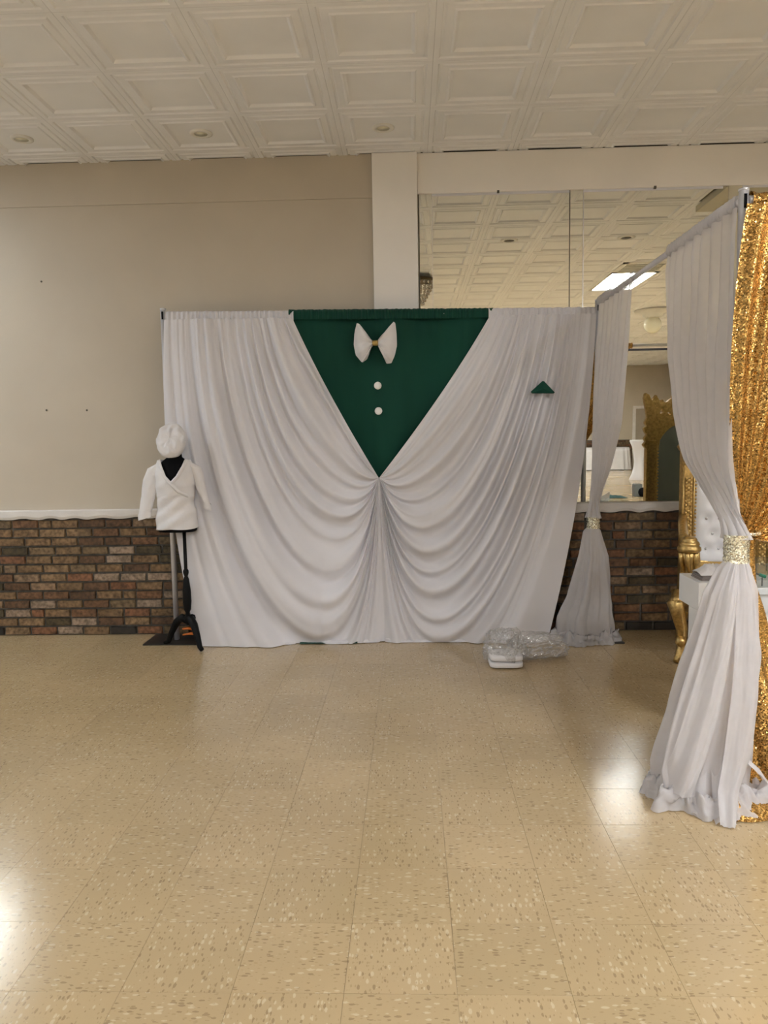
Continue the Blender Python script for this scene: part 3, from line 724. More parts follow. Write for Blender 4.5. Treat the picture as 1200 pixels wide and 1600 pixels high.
def skirt(rows, hem_pts, parent, seed, npl, name='skirt'):
    # rows: (z, cx, cy, a, b)
    NV, NU = 60, 180; P = []; zs = [r[0] for r in rows][::-1]
    R = rows[::-1]
    col = lambda k: [(r[0], r[k]) for r in R]
    c1, c2, c3, c4 = col(1), col(2), col(3), col(4)
    zt, zb = rows[0][0], rows[-1][0]
    for i in range(NV):
        t = i/(NV-1); z = lerp(zt, zb, t); row = []
        for j in range(NU):
            th = 2*math.pi*j/NU
            ph = npl*th+1.8*fbm(math.cos(th)*1.3, math.sin(th)*1.3, seed+t*.5)
            s = math.sin(ph); s = math.copysign(abs(s)**.7, s)
            k = 1+(.06+.17*min(1, t*2.2))*s*(.7+.6*fbm(th, t*1.2, seed+4))+.05*math.sin(2.3*ph+3)*min(1, t*3)+.08*t*fbm(2*math.cos(th), 2*math.sin(th), seed+t*3)
            row.append((pw(z, c1)+pw(z, c3)*k*math.cos(th), pw(z, c2)+pw(z, c4)*k*math.sin(th), z))
        P.append(row)
    # crumpled pool on the floor
    last = P[-1]; cx, cy = rows[-1][1], rows[-1][2]
    for m_ in range(1, 15):
        s = m_/14; row = []
        for j in range(NU):
            th = 2*math.pi*j/NU; x, y, z = last[j]
            ext = pw(th, hem_pts)*(1+.75*fbm(2.2*math.cos(th), 2.2*math.sin(th), seed+9)+.15*math.sin(9*th+seed))
            d = Vector((math.cos(th), math.sin(th)))
            hump = .075*math.sin(math.pi*s)**.8*(.55+.9*abs(fbm(4*math.cos(th), 4*math.sin(th), s*2.5+seed)))
            row.append((x+d.x*ext*s+.012*fbm(j*.3, s*4, seed), y+d.y*ext*s+.012*fbm(j*.3, s*4, seed+5), max(.004, lerp(zb, .004, min(1, s*1.4))+hump)))
        P.append(row)
    return MB().grid(P, True).build(name, M['sheer'], parent, True)
def band(c, r, z0, z1, parent, seed, label):
    P = []
    for i in range(15):
        z = lerp(z1, z0, i/14)
        P.append([(c[0]+(r*(1+.05*(2*i/14-1)**2)+.0025*math.sin(i*2.4+j*.2)+.003*fbm(j*.3, i*.5, seed))*math.cos(2*math.pi*j/40), c[1]+(r*(1+.05*(2*i/14-1)**2)+.0025*math.sin(i*2.4))*math.sin(2*math.pi*j/40), z) for j in range(40)])
    return MB().grid(P, True).build('tie_band', M['glitter_band'], parent, True, label=label)

ns = empty('sheer_drape', (1.33, 3.2, 0), 'near white sheer drape tied with a glitter band beside the gold curtain', 'curtain', 'tied white sheers')
sheer_upper('upper_swag', 0, 0, 2.385, 1.05,
            [(1.0, 3.24), (1.06, 3.29), (1.152, 3.56), (1.349, 3.80), (1.598, 3.95), (1.858, 4.04), (2.12, 4.09), (2.4, 4.135)],
            [(1.0, 3.19), (1.3, 3.20), (1.7, 3.215), (2.3, 3.24), (2.4, 3.29)],
            [(1.0, 1.33), (1.4, 1.315), (2.3, 1.315), (2.4, 1.332)], (1.328, 3.20), ns, 8, 31, .046)
crimp(3.305, 4.14, 1.345, 1.341, 2.404, ns, 3)
band((1.328, 3.20), .049, .952, 1.068, ns, 4, 'champagne glitter tie band')
skirt([(.962, 1.327, 3.20, .044, .042), (.93, 1.315, 3.185, .068, .055), (.84, 1.282, 3.15, .094, .075), (.60, 1.255, 3.13, .130, .095), (.34, 1.205, 3.12, .150, .11), (.14, 1.165, 3.11, .17, .12), (.05, 1.165, 3.10, .165, .13)],
      [(0, .13), (.6, .07), (3.0, .06), (3.6, .05), (4.2, .06), (4.7, .07), (5.3, .12), (6.0, .14), (6.3, .13)], ns, 5, 7)
def tail(pts, w0, w1, parent, seed):
    # a loose strip of voile running over the floor
    P = []
    for i in range(25):
        t = i/24; f = t*(len(pts)-1); a = int(min(f, len(pts)-2)); b = f-a
        c = Vector(pts[a]).lerp(Vector(pts[a+1]), b); d = (Vector(pts[a+1])-Vector(pts[a])); s = Vector((-d.y, d.x, 0))
        if s.length < 1e-5: s = Vector((1, 0, 0))
        s.normalize(); wd = lerp(w0, w1, t)
        P.append([tuple(c+s*wd*(u/8-.5)+Vector((0, 0, .010*math.sin(u*.9+t*5+seed)+.006*fbm(u*.4, t*3, seed)))) for u in range(9)])
        P[-1] = [(x, y, max(.004, z)) for x, y, z in P[-1]]
    return MB().grid(P).build('hem_tail', M['sheer'], parent, True)
def flap(rows, parent, seed, waves=2.5):
    # a flat fold of voile in front of the skirt: rows of (z, left x, left y, right x, right y)
    P = []; R = rows[::-1]
    for i in range(50):
        z = lerp(rows[0][0], rows[-1][0], i/49)
        q = [pw(z, [(r[0], r[k]) for r in R]) for k in (1, 2, 3, 4)]; t = i/49
        P.append([(lerp(q[0], q[2], u/30), lerp(q[1], q[3], u/30)-.014*math.sin(math.pi*u/30)*(1+.6*t)-.010*t*math.sin(u/30*math.pi*waves+2*t+seed)-.012*fbm(u*.09, t*2.2, seed), max(.006, z+.006*t*math.sin(u*.4+seed))) for u in range(31)])
    return MB().grid(P).build('front_fold', M['sheer'], parent, True)
flap([(.955, 1.315, 3.150, 1.362, 3.155), (.86, 1.285, 3.075, 1.372, 3.09), (.64, 1.255, 3.02, 1.370, 3.05), (.44, 1.232, 2.985, 1.360, 3.03), (.22, 1.195, 2.95, 1.325, 3.00), (.10, 1.165, 2.92, 1.265, 2.95), (.006, 1.148, 2.845, 1.215, 2.85)], ns, 1.0)
flap([(.955, 1.290, 3.155, 1.318, 3.150), (.86, 1.225, 3.09, 1.288, 3.07), (.62, 1.150, 3.05, 1.235, 3.01), (.38, 1.072, 3.02, 1.185, 2.975), (.20, 1.015, 3.01, 1.125, 2.95), (.07, .985, 3.06, 1.07, 2.93)], ns, 2.0)
tail([(1.20, 3.02, .20), (1.19, 2.96, .10), (1.18, 2.90, .015), (1.172, 2.845, .012)], .05, .075, ns, 1)
tail([(1.12, 3.00, .16), (1.105, 2.96, .07), (1.10, 2.93, .012), (1.095, 2.915, .012)], .06, .05, ns, 2)
tail([(1.30, 3.03, .20), (1.36, 3.02, .15), (1.41, 3.02, .08), (1.435, 3.02, .012)], .06, .075, ns, 3)

fs_ = empty('sheer_drape', (1.28, 5.5, 0), 'far white sheer drape tied beside the backdrop against the brick wall', 'curtain', 'tied white sheers')
sheer_upper('upper_swag', 0, 0, 2.375, .895,
            [(.8, 5.53), (1.4, 5.58), (2.4, 5.595)],
            [(.8, 5.47), (.92, 5.42), (.95, 5.37), (1.22, 5.13), (1.55, 4.91), (1.93, 4.82), (2.4, 4.77)],
            [(.8, 1.285), (1.3, 1.30), (2.4, 1.330)], (1.283, 5.50), fs_, 7, 57, .044)
crimp(4.76, 5.59, 1.340, 1.337, 2.402, fs_, 8)
band((1.283, 5.50), .045, .822, .902, fs_, 7, 'champagne tie band')
skirt([(.832, 1.283, 5.50, .040, .04), (.80, 1.275, 5.50, .062, .05), (.62, 1.285, 5.50, .10, .075), (.34, 1.258, 5.50, .138, .10), (.18, 1.225, 5.50, .175, .11), (.05, 1.225, 5.51, .185, .11)],
      [(0, .05), (1.5, .02), (3.0, .05), (3.6, .05), (4.2, .03), (4.7, .02), (5.4, .03), (6.3, .05)], fs_, 15, 6)

# ================================================================== GOLD SEQUIN CURTAIN
gc = empty('sequin_curtain', (1.42, 3.27, 0), 'gold sequin curtain swept to the slotted pole', 'curtain')
P = []; NV, NU = 90, 200; fsq = fold_set(11, 77)
for i in range(NV):
    t = i/(NV-1); row = []
    for j in range(NU):
        u = j/(NU-1)
        A = (lerp(1.348, 2.35, u), 2.385); Tt = (lerp(1.36, 1.42, u), lerp(1.075, 1.045, u))
        c1 = (lerp(1.262, 2.2, u), 1.90); c2 = (lerp(1.265, 1.74, u), lerp(1.46, .86, u**.8))
        x, z = bez(A, c1, c2, Tt, t)
        wd = lerp(1.0, .12, t)
        d = wd*2.0*fold_profile(u+.01*math.sin(6*t), fsq)*pw(t, [(0, .35), (.15, .9), (.8, 1.1), (1, 1.2)])
        y = 3.235-d-.05*math.sin(math.pi*t)*(1-u)+.035*t
        row.append((x, y, z))
    P.append(row)
MB().grid(P).build('upper_swag', M['sequin'], gc, True)
n = 150; Pk = []
for i in range(n+1):
    x = lerp(1.372, 2.36, i/n); w1 = .007*math.sin(x*120+3*fbm(x*7, 3))
    Pk.append([(x, 3.262+(.026+w1)*math.cos(2*math.pi*k/11), 2.405+(.030+.4*w1)*math.sin(2*math.pi*k/11)+.005*fbm(x*30, k*.1)) for k in range(11)])
MB().grid(Pk, True).build('rod_pocket', M['sequin'], gc, True)
P = []
for i in range(60):
    t = i/59; z = lerp(1.075, .03, t); row = []
    rad = pw(z, [(.0, .27), (.1, .235), (.3, .19), (.52, .145), (.73, .105), (.84, .075), (.98, .05), (1.08, .045)]); cx = pw(z, [(0, 1.43), (.3, 1.40), (.52, 1.38), (.84, 1.372), (1.08, 1.40)]); cy = pw(z, [(0, 3.23), (.5, 3.30), (1.08, 3.30)])
    for j in range(120):
        th = 2*math.pi*j/120
        k = 1+(.08+.1*t)*math.sin(8*th+1.5*fbm(math.cos(th), math.sin(th), t))
        row.append((cx+rad*k*math.cos(th), cy+rad*.8*k*math.sin(th), z))
    P.append(row)
for m_ in range(1, 10):
    s = m_/9; last = P[59]
    P.append([(x+math.cos(2*math.pi*j/120)*.10*s, y+math.sin(2*math.pi*j/120)*.17*s*(1 if math.sin(2*math.pi*j/120) < 0 else .3), max(.004, .03*(1-s)+.05*math.sin(math.pi*s)*(.5+abs(fbm(j*.12, s*2))))) for j, (x, y, z) in enumerate(last)])
MB().grid(P, True).build('tail', M['sequin'], gc, True)
tb = []
MB().tube([(1.40+.055*math.cos(a), 3.29+.055*math.sin(a), 1.062) for a in [2*math.pi*k/20 for k in range(21)]], .008, 8).build('tie_cord', M['glitter_band'], gc, True)

# ================================================================== MANNEQUIN with white wrap top and beret
MX, MY = -1.655, 5.43
mq = empty('dress_form', (MX, MY, 0), 'black dress form on a turned tripod stand beside the backdrop', 'mannequin')
TORSO = [(.845, .130, .085), (.86, .138, .092), (.93, .122, .088), (1.00, .098, .074), (1.08, .108, .082), (1.17, .122, .096), (1.25, .126, .090), (1.31, .120, .070), (1.345, .085, .055), (1.37, .052, .047), (1.43, .043, .043), (1.455, .040, .040)]
def torso_r(z): return pw(z, [(a, b) for a, b, c in TORSO]), pw(z, [(a, c) for a, b, c in TORSO])
P = [[(MX+r*math.cos(2*math.pi*k/32), MY+q*math.sin(2*math.pi*k/32), z) for k in range(32)] for z, r, q in TORSO]
b = MB().grid(P, True); b.f.append(tuple(range(31, -1, -1))); b.build('torso', M['black'], mq, True)
sx, sy = -1.612, 5.44
MB().lathe([(.010, .34), (.013, .36), (.020, .38), (.013, .40), (.0125, .56), (.0125, .86)], (sx, sy, 0), 14).build('stand_rod', M['black_wood'], mq, True)
MB().lathe([(.012, .17), (.018, .19), (.026, .22), (.014, .255), (.025, .28), (.031, .34), (.029, .42), (.020, .50), (.012, .52), (.020, .545), (.020, .56), (.012, .575)], (sx, sy, 0), 16).build('turned_post', M['black_wood'], mq, True)
for k, a in enumerate((-.75, 2.75, 1.0)):
    dx, dy = math.cos(a), math.sin(a)
    R_ = (.16, .20, .17)[k]
    pts = [(sx+dx*r*R_, sy+dy*r*R_, z) for r, z in ((.02, .20), (.25, .215), (.5, .18), (.75, .10), (.92, .03), (1.08, .015))]
    MB().tube(pts, [.030, .030, .027, .022, .018, .016], 10).build('foot', M['black_wood'], mq, True)
# wrap top
wt = empty('wrap_top', (MX, MY, .86), 'white three-quarter-sleeve wrap top on the dress form', 'clothing')
P = []; NV, NU = 60, 96
VT = 1.185     # bottom of the V opening
for i in range(NV):
    t = i/(NV-1); z = lerp(.862, 1.352, t); rx, ry = torso_r(z)
    rx = max(rx+.012, pw(z, [(.86, .150), (.95, .144), (1.05, .130), (1.17, .138), (1.28, .136), (1.32, .130), (1.352, .116)]))+.006*fbm(z*9, 1); ry += .012
    # front centre is angle -pi/2 ; the V opens above VT
    op = .0
    if z > VT: op = math.asin(min(.98, pw(z, [(VT, .0), (1.25, .050), (1.30, .076), (1.352, .094)])/rx))
    row = []
    for j in range(NU+1):
        u = j/NU; th = lerp(-math.pi/2+op+.0001, 3*math.pi/2-op, u)
        f = 1+.045*math.sin(60*(z-.5*(math.cos(th))*.25)+2*th)*(.3 if z > 1.1 else 1)*max(0, .4-math.sin(th))+.02*fbm(math.cos(th)*2, math.sin(th)*2, z*7)
        zz = z
        if i == 0: zz = z+.006*math.sin(th*2)+.012*(1-math.cos(th))*.5
        row.append((MX+rx*f*math.cos(th)-.004, MY+ry*f*math.sin(th), zz-.012*math.cos(th)*(1-t)*-1))
    P.append(row)
MB().grid(P).build('bodice', M['white_cotton'], wt, True)
def strip(pts, w, name, thick=.006):
    b = MB(); b.tube(pts, w/2, 8); o = b.build(name, M['white_cotton'], wt, True); return o
def surf(x, z, out=.017):
    rx, ry = torso_r(z); c = max(-.98, min(.98, (x-MX)/max(rx+.012, .132))); return (x, MY-(ry+out)*math.sqrt(1-c*c), z)
def lapel(pts, w):
    P = []
    for i in range(31):
        f = i/30*(len(pts)-1); a = int(min(f, len(pts)-2)); q = f-a
        x, z = lerp(pts[a][0], pts[a+1][0], q), lerp(pts[a][1], pts[a+1][1], q)
        dx, dz = pts[a+1][0]-pts[a][0], pts[a+1][1]-pts[a][1]; l = math.hypot(dx, dz); nx, nz = -dz/l, dx/l
        P.append([surf(x+nx*w*(k/4-.5), z+nz*w*(k/4-.5), .018+.012*math.sin(math.pi*k/4)) for k in range(5)])
    MB().grid(P).build('neckband', M['white_cotton'], wt, True)
lapel([(MX-.098, 1.355), (MX-.080, 1.305), (MX-.044, 1.235), (MX-.002, 1.19), (MX+.045, 1.135), (MX+.105, 1.098)], .024)
lapel([(MX+.098, 1.355), (MX+.080, 1.305), (MX+.044, 1.235), (MX+.004, 1.195)], .024)
def sleeve(pts, rs, flat, seed):
    P = []
    for i in range(31):
        f = i/30*(len(pts)-1); a = int(min(f, len(pts)-2)); q = f-a
        c = Vector(pts[a]).lerp(Vector(pts[a+1]), q); r = lerp(rs[a], rs[a+1], q)
        P.append([(c.x+(r+.004*fbm(k*.5, i*.25, seed))*math.cos(2*math.pi*k/24), c.y+r*flat*math.sin(2*math.pi*k/24)*(1+.2*fbm(k*.4, i*.2, seed)), c.z+.012*math.cos(2*math.pi*k/24)*(1 if pts[-1][0] < MX else -1)*(i/30)) for k in range(24)])
    s = MB().grid(P, True).build('sleeve', M['white_cotton'], wt, True)
    c = pts[-1]; r = rs[-1]
    MB().grid([[(c[0]+(r+.004)*math.cos(2*math.pi*k/24), c[1]+(r*flat+.004)*math.sin(2*math.pi*k/24), c[2]+.02-dz+.012*math.cos(2*math.pi*k/24)*(1 if c[0] < MX else -1)) for k in range(24)] for dz in (0, .022, .045)], True).build('cuff', M['white_cotton'], s, True)
sleeve([(MX-.085, MY, 1.335), (MX-.140, MY-.005, 1.295), (MX-.172, MY-.01, 1.22), (MX-.188, MY-.02, 1.12), (MX-.205, MY-.03, 1.03), (MX-.222, MY-.03, .965)], [.03, .052, .056, .054, .048, .042], .62, 2)
sleeve([(MX+.085, MY, 1.335), (MX+.135, MY+.005, 1.30), (MX+.160, MY+.01, 1.23), (MX+.178, MY+.01, 1.14), (MX+.198, MY+.01, 1.08), (MX+.218, MY+.005, 1.025)], [.03, .045, .040, .034, .028, .024], .8, 6)
# beret
bt = empty('beret', (MX-.005, MY-.02, 1.46), 'white cotton beret tipped forward on the dress form neck', 'hat')
P = []
for i in range(25):
    a = math.pi*i/24; row = []
    for k in range(40):
        th = 2*math.pi*k/40; r = math.sin(a)**.75; f = 1+.05*fbm(math.cos(th)*1.6, math.sin(th)*1.6, a*2)
        row.append((r*.102*math.cos(th)*f, r*.128*math.sin(th)*f, -.048*math.cos(a)+.022*fbm(2.6*r*math.cos(th), 2.6*r*math.sin(th), 7)))
    P.append(row)
o = MB().grid(P, True).build('crown', M['white_cotton'], bt, True)
RM = Matrix.Translation((MX-.005, MY-.055, 1.488)) @ Matrix.Rotation(math.radians(66), 4, 'X')
o.data.transform(RM)
o = MB().grid([[(1.0*(.085)*math.cos(2*math.pi*k/40), .108*math.sin(2*math.pi*k/40), z) for k in range(40)] for z in (-.040, -.058, -.066)], True).build('band', M['white_cotton'], bt, True)
o.data.transform(RM)
# orange cord coil behind the stand
cd_pts = []
for k in range(90):
    a = k/89*4.2*math.pi; cd_pts.append((-1.625+(.085+.01*math.sin(a*1.7))*math.cos(a), 5.625+(.05+.008*math.cos(a*1.3))*math.sin(a), .020+.10*k/89*abs(math.sin(a*.5))+.02*math.sin(a)**2))
tag(MB().tube(cd_pts, .006, 8).build('extension_cord', M['orange'], smooth=True), 'coiled orange extension cord behind the dress form stand', 'cord')
tag(MB().tube([(-1.535+.022*math.cos(a), 5.475-.0*math.sin(a), .030+.022*math.sin(a)) for a in [k*.35 for k in range(14)]], .004, 6).build('ring_hook', M['silver'], smooth=True), 'small metal ring at the lower corner of the white drape', 'hook')

# ================================================================== BAG
bgp = empty('fabric_pack', (.60, 4.95, 0), 'folded white fabric pack on the floor in front of the drape', 'fabric')
for k, z in enumerate((.0, .043)):
    P = []
    for i in range(13):
        a = math.pi*i/12; row = []
        for j in range(48):
            th = 2*math.pi*j/48; se = lambda v: math.copysign(abs(v)**.35, v)
            r = math.sin(a)**.35
            row.append((.598+.108*r*se(math.cos(th))*(1+.02*fbm(j*.2, k)), 4.955+.10*r*se(math.sin(th)), z+.003+.042*.5*(1-math.copysign(abs(math.cos(a))**.5, math.cos(a)))*(1+.10*fbm(math.cos(th)*2, math.sin(th)*2, k))))
        P.append(row)
    MB().grid(P, True).build('fold', M['white_cotton'], bgp, True)
def film(c, r, seed, name, label, squash=1.0):
    P = []
    for i in range(29):
        a = math.pi*i/28; row = []
        for k in range(56):
            th = 2*math.pi*k/56
            d = Vector((math.sin(a)*math.cos(th), math.sin(a)*math.sin(th), -math.cos(a)))
            f = 1+.30*fbm(d.x*1.5+seed, d.y*1.5, d.z*1.5)+.16*abs(fbm(d.x*5, d.y*5+seed, d.z*5, 2))
            row.append((c[0]+r[0]*f*d.x, c[1]+r[1]*f*d.y, max(.003, c[2]+r[2]*f*d.z)))
        P.append(row)
    return P
pb = empty('plastic_bag', (.75, 5.05, 0), 'crumpled clear plastic bag around the white fabric pack', 'bag')
MB().grid(film((.60, 5.03, .10), (.13, .17, .125), 2.3, '', ''), True).build('body', M['film'], pb, False)
MB().grid(film((.83, 5.14, .075), (.20, .13, .085), 6.1, '', ''), True).build('loose_film', M['film'], pb, False)

# ================================================================== THRONE
TX, TY = 2.165, 5.44
th_ = empty('throne_chair', (TX, TY-.2, 0), 'gilded carved throne chair with white tufted back by the brick wall', 'chair')
for s in (-1, 1):
    x0 = TX+s*.255
    up = MB().box(x0-.045, x0+.045, TY-.03, TY+.03, .34, 1.42).build('upright', M['gold'], th_, bevel=.006)
    cv_ = MB()
    for e in (-.036, .036): cv_.tube([(x0+e, TY-.034, .52), (x0+e, TY-.034, 1.40)], .007, 6)
    for k in range(13):
        z = .58+k*.052
        if z < 1.20:
            cv_.ball((x0, TY-.034, z), .016, 8, 5, (1, .7, 1.1))
            for q in (-1, 1):
                cv_.ball((x0+q*.017, TY-.034, z+.014), .010, 7, 4, (1, .7, 1.3)); cv_.ball((x0+q*.017, TY-.034, z-.014), .010, 7, 4, (1, .7, 1.3))
    for k in range(6):
        z = 1.28+k*.024; cv_.tube([(x0-.038, TY-.036, z-.02), (x0, TY-.042, z+.012), (x0+.038, TY-.036, z+.03)], .006, 6)
    cv_.build('carving', M['gold'], up, True)['kind'] = 'stuff'
    nl = MB()
    for k in range(32): nl.ball((TX+s*.205, TY-.03, .60+k*.025), .008, 7, 4)
    nl.build('nail_trim', M['gold'], up, True)['kind'] = 'stuff'
half = [(-.300, 1.36), (-.318, 1.385), (-.300, 1.41), (-.312, 1.435), (-.290, 1.465), (-.305, 1.485), (-.318, 1.515), (-.296, 1.530), (-.308, 1.56), (-.290, 1.60), (-.300, 1.66), (-.312, 1.72), (-.318, 1.755), (-.306, 1.782), (-.285, 1.775), (-.272, 1.745),
        (-.262, 1.725), (-.248, 1.750), (-.228, 1.762), (-.212, 1.742), (-.196, 1.712), (-.178, 1.722), (-.160, 1.712), (-.140, 1.715), (-.118, 1.735), (-.100, 1.745), (-.086, 1.768), (-.062, 1.772), (-.046, 1.805), (-.026, 1.825), (-.016, 1.862), (0, 1.885)]
inner = [(.205, 1.36), (.198, 1.42), (.178, 1.455), (.150, 1.490), (.115, 1.520), (.070, 1.545), (0, 1.558), (-.070, 1.545), (-.115, 1.520), (-.150, 1.490), (-.178, 1.455), (-.198, 1.42), (-.205, 1.36)]
outer = half+[(-x, z) for x, z in half[-2::-1]]
holes = []
for s in (-1, 1):
    holes.append([(s*.185, 1.625), (s*.205, 1.628), (s*.192, 1.668), (s*.186, 1.690), (s*.172, 1.660), (s*.166, 1.640)])
    holes.append([(s*.125, 1.615), (s*.150, 1.640), (s*.118, 1.645), (s*.105, 1.632)])
    holes.append([(s*.195, 1.555), (s*.215, 1.560), (s*.208, 1.580), (s*.198, 1.578)])
cr = extrude_shape([outer+inner, *holes], .042, 'crest', M['gold'], th_, (TX, TY, 0), bevel=.005)
cb = MB()
for s in (-1, 1):
    for x, z in ((-.305, 1.775), (-.228, 1.758), (-.178, 1.722), (-.092, 1.760), (-.04, 1.80)): cb.ball((TX+s*x, TY, z), .018, 9, 6)
    for k in range(5):
        a0 = .4+k*.25
        cb.tube([(TX+s*(.12+.05*math.cos(a0+q*.5)*(1+q*.15)), TY-.026, 1.62+.05*math.sin(a0+q*.5)*(1+q*.2)) for q in range(6)], .007, 6)
    for k in range(14):
        t = k/13; cb.ball((TX+s*lerp(.255, .02, t), TY-.028, 1.43+.15*math.sin(t*math.pi/2)), .012, 7, 4)
cb.ball((TX, TY-.02, 1.70), .045, 12, 8, (1, .6, 1.3)); cb.ball((TX, TY, 1.885), .022, 9, 6)
cb.build('carving', M['gold'], cr, True)['kind'] = 'stuff'
be = MB()
for k in range(25):
    a = k/24*(len(inner)-1); i = int(min(a, len(inner)-2)); q = a-i
    be.ball((TX+lerp(inner[i][0], inner[i+1][0], q), TY+.012, lerp(inner[i][1], inner[i+1][1], q)), .010, 7, 4)
for s in (-1, 1):
    for k in range(30): be.ball((TX+s*.206, TY+.02, .62+k*.025), .009, 7, 4)
be.build('beading', M['gold'], cr, True)['kind'] = 'stuff'
# upholstered back, dimpled at the tufts
tuft = [(-.13+.087*i+(.043 if r % 2 else 0), .68+r*.105) for r in range(8) for i in range(4)]
P = []
for i in range(80):
    z = lerp(.56, 1.555, i/79); row = []
    for j in range(50):
        u = lerp(-1, 1, j/49); wmx = .21 if z < 1.40 else .21*math.sqrt(max(.02, 1-((z-1.40)/.16)**2)); x = u*wmx
        d = .045*(1-abs(u)**4)*min(1, (z-.55)/.05)
        for tx, tz in tuft:
            q = ((x-tx)**2+(z-tz)**2)/.0011
            if q < 5: d -= .022*math.exp(-q)
        row.append((TX+x, TY-.008-d, z))
    P.append(row)
bk = MB().grid(P).build('back_cushion', M['upholstery'], th_, True)
cbm = mat('crystal_button', (.60, .59, .58), .2, .4); tme = MB().ball((0, 0, 0), .010, 8, 5).mesh('tuft_button', cbm, True)
for tx, tz in tuft:
    o = bpy.data.objects.new('tuft_button', tme); COL.objects.link(o); o.location = (TX+tx, TY-.034, tz); o.parent = bk
extrude_shape([[(x, z) for x, z in inner]+[(-.205, .50), (.205, .50)]], .010, 'rear_panel', M['back_cloth'], th_, (TX, TY+.012, 0))
MB().box(TX-.21, TX+.21, TY-.045, TY+.03, .545, .60).build('lower_rail', M['gold'], th_, bevel=.008)
MB().box(TX-.36, TX+.36, TY-.56, TY-.02, .30, .40).build('seat_apron', M['gold'], th_, bevel=.015)
P = []
for i in range(17):
    a = math.pi*i/16; row = []
    for j in range(40):
        th = 2*math.pi*j/40; se = lambda v: math.copysign(abs(v)**.4, v)
        r = math.sin(a)**.4; row.append((TX+.33*r*se(math.cos(th)), TY-.30+.25*r*se(math.sin(th)), .45-.065*math.copysign(abs(math.cos(a))**.7, math.cos(a))))
    P.append(row)
MB().grid(P, True).build('seat_cushion', M['upholstery'], th_, True)
for s in (-1, 1):
    ax, ay = TX+s*.388, 5.00
    arm = MB().tube([(TX+s*.29, TY-.03, .90), (TX+s*.33, TY-.14, .86), (TX+s*.37, TY-.28, .80), (ax, ay+.05, .77)], [.028, .030, .032, .036], 12).build('arm', M['gold'], th_, True)
    MB().lathe([(.0, .062), (.022, .060), (.040, .052), (.050, .040), (.046, .034), (.060, .024), (.066, .010), (.060, .002), (.072, -.010), (.074, -.026), (.066, -.036), (.060, -.040), (.0, -.044)], (ax, ay, .762), 24).build('arm_scroll', M['gold'], arm, True)
    MB().tube([(ax+s*.0, ay, .725), (ax-s*.012, ay+.02, .66), (ax-s*.02, ay+.03, .58), (ax-s*.035, ay+.02, .50), (ax-s*.03, ay, .40)], [.050, .042, .034, .038, .045], 12).build('arm_post', M['gold'], arm, True)
    lf = MB()
    for k in range(6):
        a = k/6*2*math.pi
        lf.tube([(ax+.052*math.cos(a), ay+.052*math.sin(a), .718), (ax+.052*math.cos(a)-s*.012, ay+.05*math.sin(a)+.02, .65), (ax+.036*math.cos(a)-s*.022, ay+.04*math.sin(a)+.03, .575)], [.016, .017, .008], 6)
    lf.build('leaf_carving', M['gold'], arm, True)['kind'] = 'stuff'
    kx = TX+s*.44
    lg = MB().tube([(kx-s*.06, ay+.02, .40), (kx+s*.02, ay-.02, .435), (kx+s*.045, ay-.04, .40), (kx+s*.02, ay-.035, .33), (kx-s*.012, ay-.01, .22), (kx-s*.018, ay+.0, .12), (kx+s*.005, ay-.02, .05), (kx+s*.03, ay-.05, .018)], [.045, .050, .052, .046, .036, .028, .026, .022], 12).build('leg', M['gold'], th_, True)
    kc = MB()
    kc.ball((kx+s*.035, ay-.055, .42), .035, 10, 7); kc.ball((kx+s*.0, ay-.03, .145), .036, 10, 7)
    for k in range(4): kc.tube([(kx+s*.05, ay-.075+.03*k, .42), (kx+s*.035, ay-.07+.03*k, .33), (kx, ay-.04+.02*k, .23)], [.012, .014, .006], 6)
    kc.build('leaf_carving', M['gold'], lg, True)['kind'] = 'stuff'
    MB().tube([(TX+s*.25, TY, .36), (TX+s*.26, TY+.02, .2), (TX+s*.27, TY+.06, .0)], [.045, .035, .028], 10).build('leg', M['gold'], th_, True)

# ================================================================== WHITE STAND and things on it
st = empty('display_stand', (1.53, 3.93, 0), 'white square-edged display stand behind the near sheer', 'table')
MB().box(1.40, 1.68, 3.80, 4.075, .612, .752).build('top_block', M['white_gloss'], st, bevel=.003)
MB().box(1.402, 1.66, 3.80, 3.935, 0, .612).build('pedestal', M['white_gloss'], st, bevel=.003)
nk = empty('paper_stack', (1.46, 3.95, .752), 'taupe boards topped by crumpled white paper on the display stand', 'paper')
for k in range(3): MB().box(1.430+.004*k, 1.60, 3.84+.004*k, 3.99, .752+k*.008, .759+k*.008).build('board', M['brownpad'], nk)
P = [[(1.428+.17*j/24, 3.85+.13*i/16, .778+.045*math.sin(math.pi*i/16)**.6*min(1, .25+j/9)*(1+.25*fbm(i*.5, j*.4))) for j in range(25)] for i in range(17)]
MB().grid(P).build('paper', M['white_cotton'], nk, True)
s2 = empty('low_plinth', (1.95, 4.12, 0), 'lower white plinth carrying the clear acrylic box', 'table')
MB().box(1.70, 2.2, 3.94, 4.30, .66, .695).build('top', M['white_gloss'], s2, bevel=.003); MB().box(1.72, 2.18, 3.96, 4.28, 0, .66).build('body', M['white_gloss'], s2)
ab = empty('acrylic_box', (1.92, 4.05, .695), 'clear acrylic box with thin walls on the low plinth', 'box')
for q in ((1.71, 2.1, 3.95, 3.953, .695, .82), (1.71, 2.1, 4.147, 4.15, .695, .82), (1.71, 1.713, 3.953, 4.147, .695, .82), (2.097, 2.1, 3.953, 4.147, .695, .82)): MB().box(*q).build('side', M['acrylic'], ab)
pn = empty('marker_pen', (1.78, 4.0, .70), 'marker pen with a green cap inside the acrylic box', 'pen')
MB().tube([(1.738, 4.0, .772), (1.775, 3.99, .755)], .004, 8).build('barrel', M['screen_grey'], pn, True)
